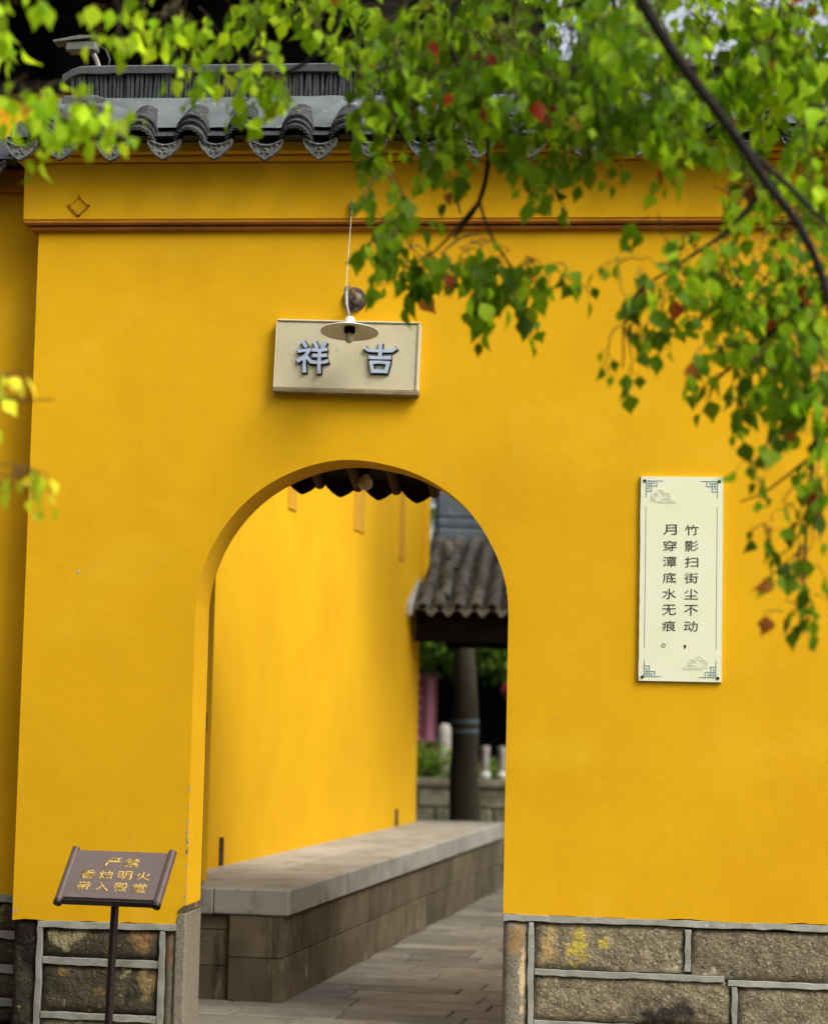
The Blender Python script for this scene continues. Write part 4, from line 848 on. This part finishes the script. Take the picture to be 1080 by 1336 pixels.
BRANCHES=[
 [(0.793,-4.047,3.713,0.0214), (1.027,-4.003,3.525,0.0195), (1.184,-3.968,3.334,0.0185), (1.255,-3.949,3.220,0.0165), (1.332,-3.929,3.095,0.0156), (1.430,-3.906,2.968,0.0146), (1.503,-3.889,2.872,0.0136), (1.578,-3.870,2.762,0.0127), (1.666,-3.849,2.647,0.0117), (1.724,-3.830,2.513,0.0107), (1.766,-3.809,2.339,0.0097), (1.797,-3.787,2.146,0.0078)],
 [(1.392,-3.866,3.036,0.0098), (1.471,-3.847,2.928,0.0098), (1.550,-3.830,2.842,0.0088), (1.629,-3.815,2.775,0.0079), (1.747,-3.791,2.660,0.0059)],
 [(0.936,-3.086,3.871,0.0137), (0.802,-3.081,3.663,0.0114), (0.694,-3.078,3.502,0.0103), (0.682,-3.068,3.388,0.0091), (0.780,-3.040,3.208,0.0091), (0.802,-3.025,3.072,0.0080), (0.776,-3.014,2.930,0.0069), (0.702,-3.012,2.819,0.0046)],
 [(1.167,-3.139,3.636,0.0135), (1.090,-3.136,3.511,0.0112), (0.995,-3.141,3.457,0.0090), (0.924,-3.143,3.395,0.0067), (0.858,-3.141,3.293,0.0045)],
 [(1.165,-3.233,3.556,0.0089), (1.185,-3.216,3.402,0.0066), (1.282,-3.199,3.334,0.0055)],
 [(0.706,-3.135,4.116,0.0183), (0.480,-3.142,3.930,0.0160), (0.370,-3.130,3.677,0.0114), (0.350,-3.111,3.449,0.0091), (0.260,-3.110,3.333,0.0069), (0.136,-3.117,3.262,0.0057), (0.035,-3.119,3.169,0.0046)],
 [(0.413,-3.419,3.570,0.0109), (0.153,-3.451,3.608,0.0087), (-0.041,-3.459,3.473,0.0076), (-0.071,-3.444,3.278,0.0054), (-0.041,-3.428,3.137,0.0039)],
 [(0.190,-3.642,3.535,0.0063), (-0.145,-3.674,3.486,0.0053), (-0.174,-3.659,3.297,0.0042), (-0.166,-3.648,3.181,0.0032)],
 [(-0.924,-4.031,3.142,0.0120), (-0.645,-3.995,3.089,0.0090), (-0.465,-3.969,3.023,0.0060), (-0.285,-3.942,2.947,0.0050), (-0.105,-3.914,2.862,0.0030)],
 [(-0.740,-4.233,2.297,0.0076), (-0.476,-4.196,2.208,0.0057), (-0.287,-4.170,2.156,0.0028), (-0.170,-4.157,2.156,0.0016)],
 [(-0.719,-4.209,2.071,0.0076), (-0.454,-4.172,1.983,0.0047), (-0.303,-4.152,1.948,0.0030), (-0.228,-4.142,1.931,0.0019)],
 [(1.805,-3.357,2.417,0.0084), (1.747,-3.344,2.206,0.0063), (1.721,-3.323,1.954,0.0046), (1.711,-3.300,1.702,0.0032)],
 [(1.606,-3.324,2.899,0.0086), (1.501,-3.323,2.769,0.0064), (1.364,-3.329,2.670,0.0047), (1.227,-3.334,2.560,0.0032), (1.212,-3.318,2.378,0.0021)],
 [(1.767,-3.280,2.625,0.0086), (1.611,-3.283,2.472,0.0064), (1.474,-3.287,2.352,0.0043), (1.453,-3.284,2.298,0.0021)],
 [(0.792,-3.210,2.882,0.0049), (0.831,-3.196,2.777,0.0040), (0.938,-3.171,2.636,0.0027), (1.008,-3.162,2.627,0.0018)],
 [(0.792,-3.210,2.882,0.0049), (0.673,-3.210,2.741,0.0035), (0.585,-3.214,2.684,0.0022)],
 [(1.249,-3.118,3.503,0.0090), (1.171,-3.107,3.300,0.0067), (1.106,-3.095,3.097,0.0050), (1.108,-3.083,2.974,0.0029)],
 [(1.719,-3.339,2.121,0.0042), (1.611,-3.342,2.035,0.0029), (1.538,-3.347,2.002,0.0021)],
]
# ------------------------------------------------------------------ the tree hanging over the gate
tree = thing('tallow_tree', 'slender tree whose drooping leafy branches hang before the yellow gate', 'tree', (-1.95, -3.45, 0))
TI = Matrix.Translation((1.95, 3.45, 0))
def tb(mb): mb.v = [tuple(TI @ Vector(p)) for p in mb.v]; return mb
def curve(pts, sub=5):                                   # Catmull-Rom through (x,y,z,r)
    P = [Vector(p) for p in pts]; P = [P[0]*2-P[1]]+P+[P[-1]*2-P[-2]]; o_ = []
    for i in range(1, len(P)-2):
        for k in range(sub):
            t = k/sub; a, b_, c, d = P[i-1], P[i], P[i+1], P[i+2]
            o_.append(0.5*((2*b_)+(c-a)*t+(2*a-5*b_+4*c-d)*t*t+(3*b_-a-3*c+d)*t**3))
    o_.append(P[-2]); return o_
def limb(pts, name, material='bark', n=9, sub=5):
    c = curve([Vector(p) for p in pts], sub)
    return tb(MB().tube([p.to_3d() for p in c], [max(p[3], .0012) for p in c], n)).build(name, material, tree, smooth=True)
B0M = BRANCHES[0][0]
limb([(-1.95, -3.45, -.05, .17), (-1.93, -3.43, .6, .14), (-1.88, -3.40, 1.6, .12), (-1.80, -3.38, 2.5, .10), (-1.62, -3.36, 3.1, .085)], 'trunk', n=16)
limb([(-1.66, -3.36, 3.0, .075), (-1.35, -3.40, 3.45, .06), (-0.6, -3.45, 3.85, .048), (.1, -3.35, 4.05, .038), tuple(B0M)], 'limb', n=12)
limb([(-1.62, -3.36, 3.05, .07), (-1.75, -3.5, 3.6, .05), (-2.0, -3.6, 4.4, .03), (-2.1, -3.5, 5.0, .012)], 'limb', n=10)
limb([(-1.86, -3.40, 1.9, .05), (-1.4, -3.8, 2.3, .03), tuple(BRANCHES[9][0])], 'limb', n=8)
limb([(-1.80, -3.38, 2.4, .05), (-1.4, -3.8, 2.75, .035), tuple(BRANCHES[8][0])], 'limb', n=8)
limb([tuple(BRANCHES[9][0]), ((BRANCHES[9][0][0]+BRANCHES[10][0][0])/2, -4.1, 2.1, .006), tuple(BRANCHES[10][0])], 'branch', n=6)
for i, bpts in enumerate(BRANCHES):
    limb(bpts, 'limb' if i == 0 else 'branch', 'bark', 10 if i == 0 else 7)

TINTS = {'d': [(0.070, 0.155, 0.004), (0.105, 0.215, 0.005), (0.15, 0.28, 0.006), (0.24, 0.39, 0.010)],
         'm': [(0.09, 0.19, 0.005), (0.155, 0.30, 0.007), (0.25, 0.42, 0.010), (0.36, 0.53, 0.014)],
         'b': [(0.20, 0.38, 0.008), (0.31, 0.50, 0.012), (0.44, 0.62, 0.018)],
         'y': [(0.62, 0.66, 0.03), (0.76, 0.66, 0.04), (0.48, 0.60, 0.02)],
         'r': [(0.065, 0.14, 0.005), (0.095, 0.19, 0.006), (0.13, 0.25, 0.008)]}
RED = [(0.32, 0.045, 0.014), (0.22, 0.05, 0.016), (0.34, 0.13, 0.025)]
LEAF = [(0, 0), (.10, .13), (.28, .36), (.45, .40), (.62, .28), (.80, .10), (1.0, 0)]     # half outline of a rhombic leaf with a drawn-out tip
def leaf_geo(L, curl, fold, wf=1.0):
    vs, fs = [], []
    for (t, hw) in LEAF:
        hw *= wf
        z = -curl*t*t*L
        if hw == 0: vs.append((t*L, 0, z))
        else: vs += [(t*L, -hw*L, z+fold*hw*L), (t*L, 0, z), (t*L, hw*L, z+fold*hw*L)]
    # rows: 0 | 1,2,3 | 4,5,6 | 7,8,9 | 10,11,12 | 13,14,15 | 16
    fs += [(0, 1, 2), (0, 2, 3)]
    for k in range(4):
        b_ = 1+3*k; fs += [(b_, b_+3, b_+4, b_+1), (b_+1, b_+4, b_+5, b_+2)]
    fs += [(13, 16, 14), (14, 16, 15)]
    return vs, fs
# unseen crown clusters and limbs added to shade the gate wall's lower left
for k in range(9):
    rq = random.Random(100+k); CLUSTERS.append((rq.uniform(2.1, 3.2), rq.uniform(-2.9, -2.2), rq.uniform(4.35, 5.0), .48, .30, 120, 'm'))
limb([tuple(BRANCHES[0][0]), (.9, -3.2, 4.4, .028), (1.5, -2.9, 4.6, .022), (2.2, -2.6, 4.75, .014), (2.9, -2.5, 4.7, .006)], 'limb', n=8)
limb([(1.5, -2.9, 4.6, .016), (2.1, -2.4, 4.9, .01), (2.6, -2.2, 5.0, .005)], 'branch', n=6)
rl_ = random.Random(11)
leaves = []                                              # (matrix, L, tint, clusterkind)
tw = MB()
CAMP = cam.matrix_world.translation
def add_leaf(p, kind, tipdir, size):
    t = rl_.choice(TINTS[kind])
    pr = 0.13 if kind == 'r' else (0.02 if kind in 'md' else 0.0)
    if rl_.random() < pr: t = rl_.choice(RED)
    v_ = rl_.uniform(.6, 1.7); t = tuple(c*v_ for c in t)
    x = tipdir.normalized()
    # the blade hangs from its stalk: its face turned mostly outward and up, at random about the tip direction
    nr = Vector((rl_.gauss(0, .75), rl_.gauss(-.35, .6), rl_.gauss(.45, .5))); nr = (nr-x*nr.dot(x))
    if nr.length < 1e-3: nr = Vector((0, -1, 0))
    nr.normalize(); yv = nr.cross(x)
    leaves.append((Matrix((x, yv, nr)).transposed().to_4x4(), Vector(p), size, t))
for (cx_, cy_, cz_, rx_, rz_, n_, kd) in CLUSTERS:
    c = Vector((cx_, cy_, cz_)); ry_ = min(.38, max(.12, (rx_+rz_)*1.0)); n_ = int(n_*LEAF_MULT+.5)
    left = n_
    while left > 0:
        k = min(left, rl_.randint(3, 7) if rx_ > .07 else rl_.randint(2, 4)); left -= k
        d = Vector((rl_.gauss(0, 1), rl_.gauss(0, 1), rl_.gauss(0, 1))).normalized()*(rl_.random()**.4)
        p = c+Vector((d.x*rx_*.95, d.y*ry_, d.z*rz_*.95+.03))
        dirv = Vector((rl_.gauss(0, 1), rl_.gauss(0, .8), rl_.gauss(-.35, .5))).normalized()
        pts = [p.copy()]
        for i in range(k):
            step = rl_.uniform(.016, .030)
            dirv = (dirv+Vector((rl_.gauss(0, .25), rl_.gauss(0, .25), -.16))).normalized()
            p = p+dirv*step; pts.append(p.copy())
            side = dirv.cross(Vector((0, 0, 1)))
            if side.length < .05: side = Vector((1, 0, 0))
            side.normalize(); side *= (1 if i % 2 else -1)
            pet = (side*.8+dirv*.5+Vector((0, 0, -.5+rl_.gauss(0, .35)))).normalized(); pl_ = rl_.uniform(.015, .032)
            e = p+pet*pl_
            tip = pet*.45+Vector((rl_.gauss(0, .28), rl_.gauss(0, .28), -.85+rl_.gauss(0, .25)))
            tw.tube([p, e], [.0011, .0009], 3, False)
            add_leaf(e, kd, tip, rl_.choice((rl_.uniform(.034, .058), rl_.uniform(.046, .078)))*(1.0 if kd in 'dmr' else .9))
        tw.tube(pts, [.0019-.0010*i/len(pts) for i in range(len(pts))], 4, False)
        if rl_.random() < .5:                              # a longer twig tying the spray back to the cluster
            q = c+Vector((rl_.uniform(-.3, .3)*rx_, rl_.uniform(-.5, .5)*ry_, rl_.uniform(.2, 1)*rz_))
            tw.tube([q, (q+pts[0])/2+Vector((0, 0, .012)), pts[0]], [.0024, .0021, .0018], 4, False)
tob = tb(tw).build('twigs', 'twig', tree); tob['kind'] = 'stuff'

def in_frame(p):
    v_ = cam.matrix_world.inverted() @ p
    if v_.z > -.5: return None
    u, w2 = 540+2800*v_.x/-v_.z, 668-2800*v_.y/-v_.z
    return (-v_.z) if (0 < u < 1080 and 0 < w2 < 1336) else None
vis = sorted([(in_frame(p)/s, i) for i, (m_, p, s, t) in enumerate(leaves) if in_frame(p)])
single = set(i for _, i in vis[:300])
varm = {}
vs, fs, cols = [], [], []
for i, (m_, p, s, t) in enumerate(leaves):
    if i in single:
        key = (round(t[0]/.03), round(t[1]/.04))
        if key not in varm:
            gv, gf = leaf_geo(1.0, rl_.uniform(-.05, .45), rl_.uniform(.1, .6), rl_.uniform(.7, 1.05))
            me = bpy.data.meshes.new('leaf'); me.from_pydata(gv, [], gf); me.materials.append(M['leaf'])
            at = me.attributes.new('tint', 'FLOAT_COLOR', 'POINT'); at.data.foreach_set('color', [x for _ in gv for x in (*t, 1)])
            me.polygons.foreach_set('use_smooth', [True]*len(me.polygons)); varm[key] = me
        o_ = place('leaf', varm[key], tree); mm = m_.copy(); mm.translation = TI @ p
        o_.matrix_local = mm @ Matrix.Scale(s, 4)
    else:
        gv, gf = leaf_geo(s, rl_.uniform(-.15, .55), rl_.uniform(.05, .7), rl_.uniform(.75, 1.15)); b_ = len(vs)
        for g_ in gv: vs.append(tuple(TI @ (p+(m_ @ Vector(g_)))))
        fs += [tuple(j+b_ for j in q) for q in gf]; cols += [(*t, 1)]*len(gv)
me = bpy.data.meshes.new('foliage'); me.from_pydata(vs, [], fs); me.materials.append(M['leaf'])
at = me.attributes.new('tint', 'FLOAT_COLOR', 'POINT'); at.data.foreach_set('color', [x for c in cols for x in c])
me.polygons.foreach_set('use_smooth', [True]*len(me.polygons))
fo = place('foliage', me, tree); fo['kind'] = 'stuff'
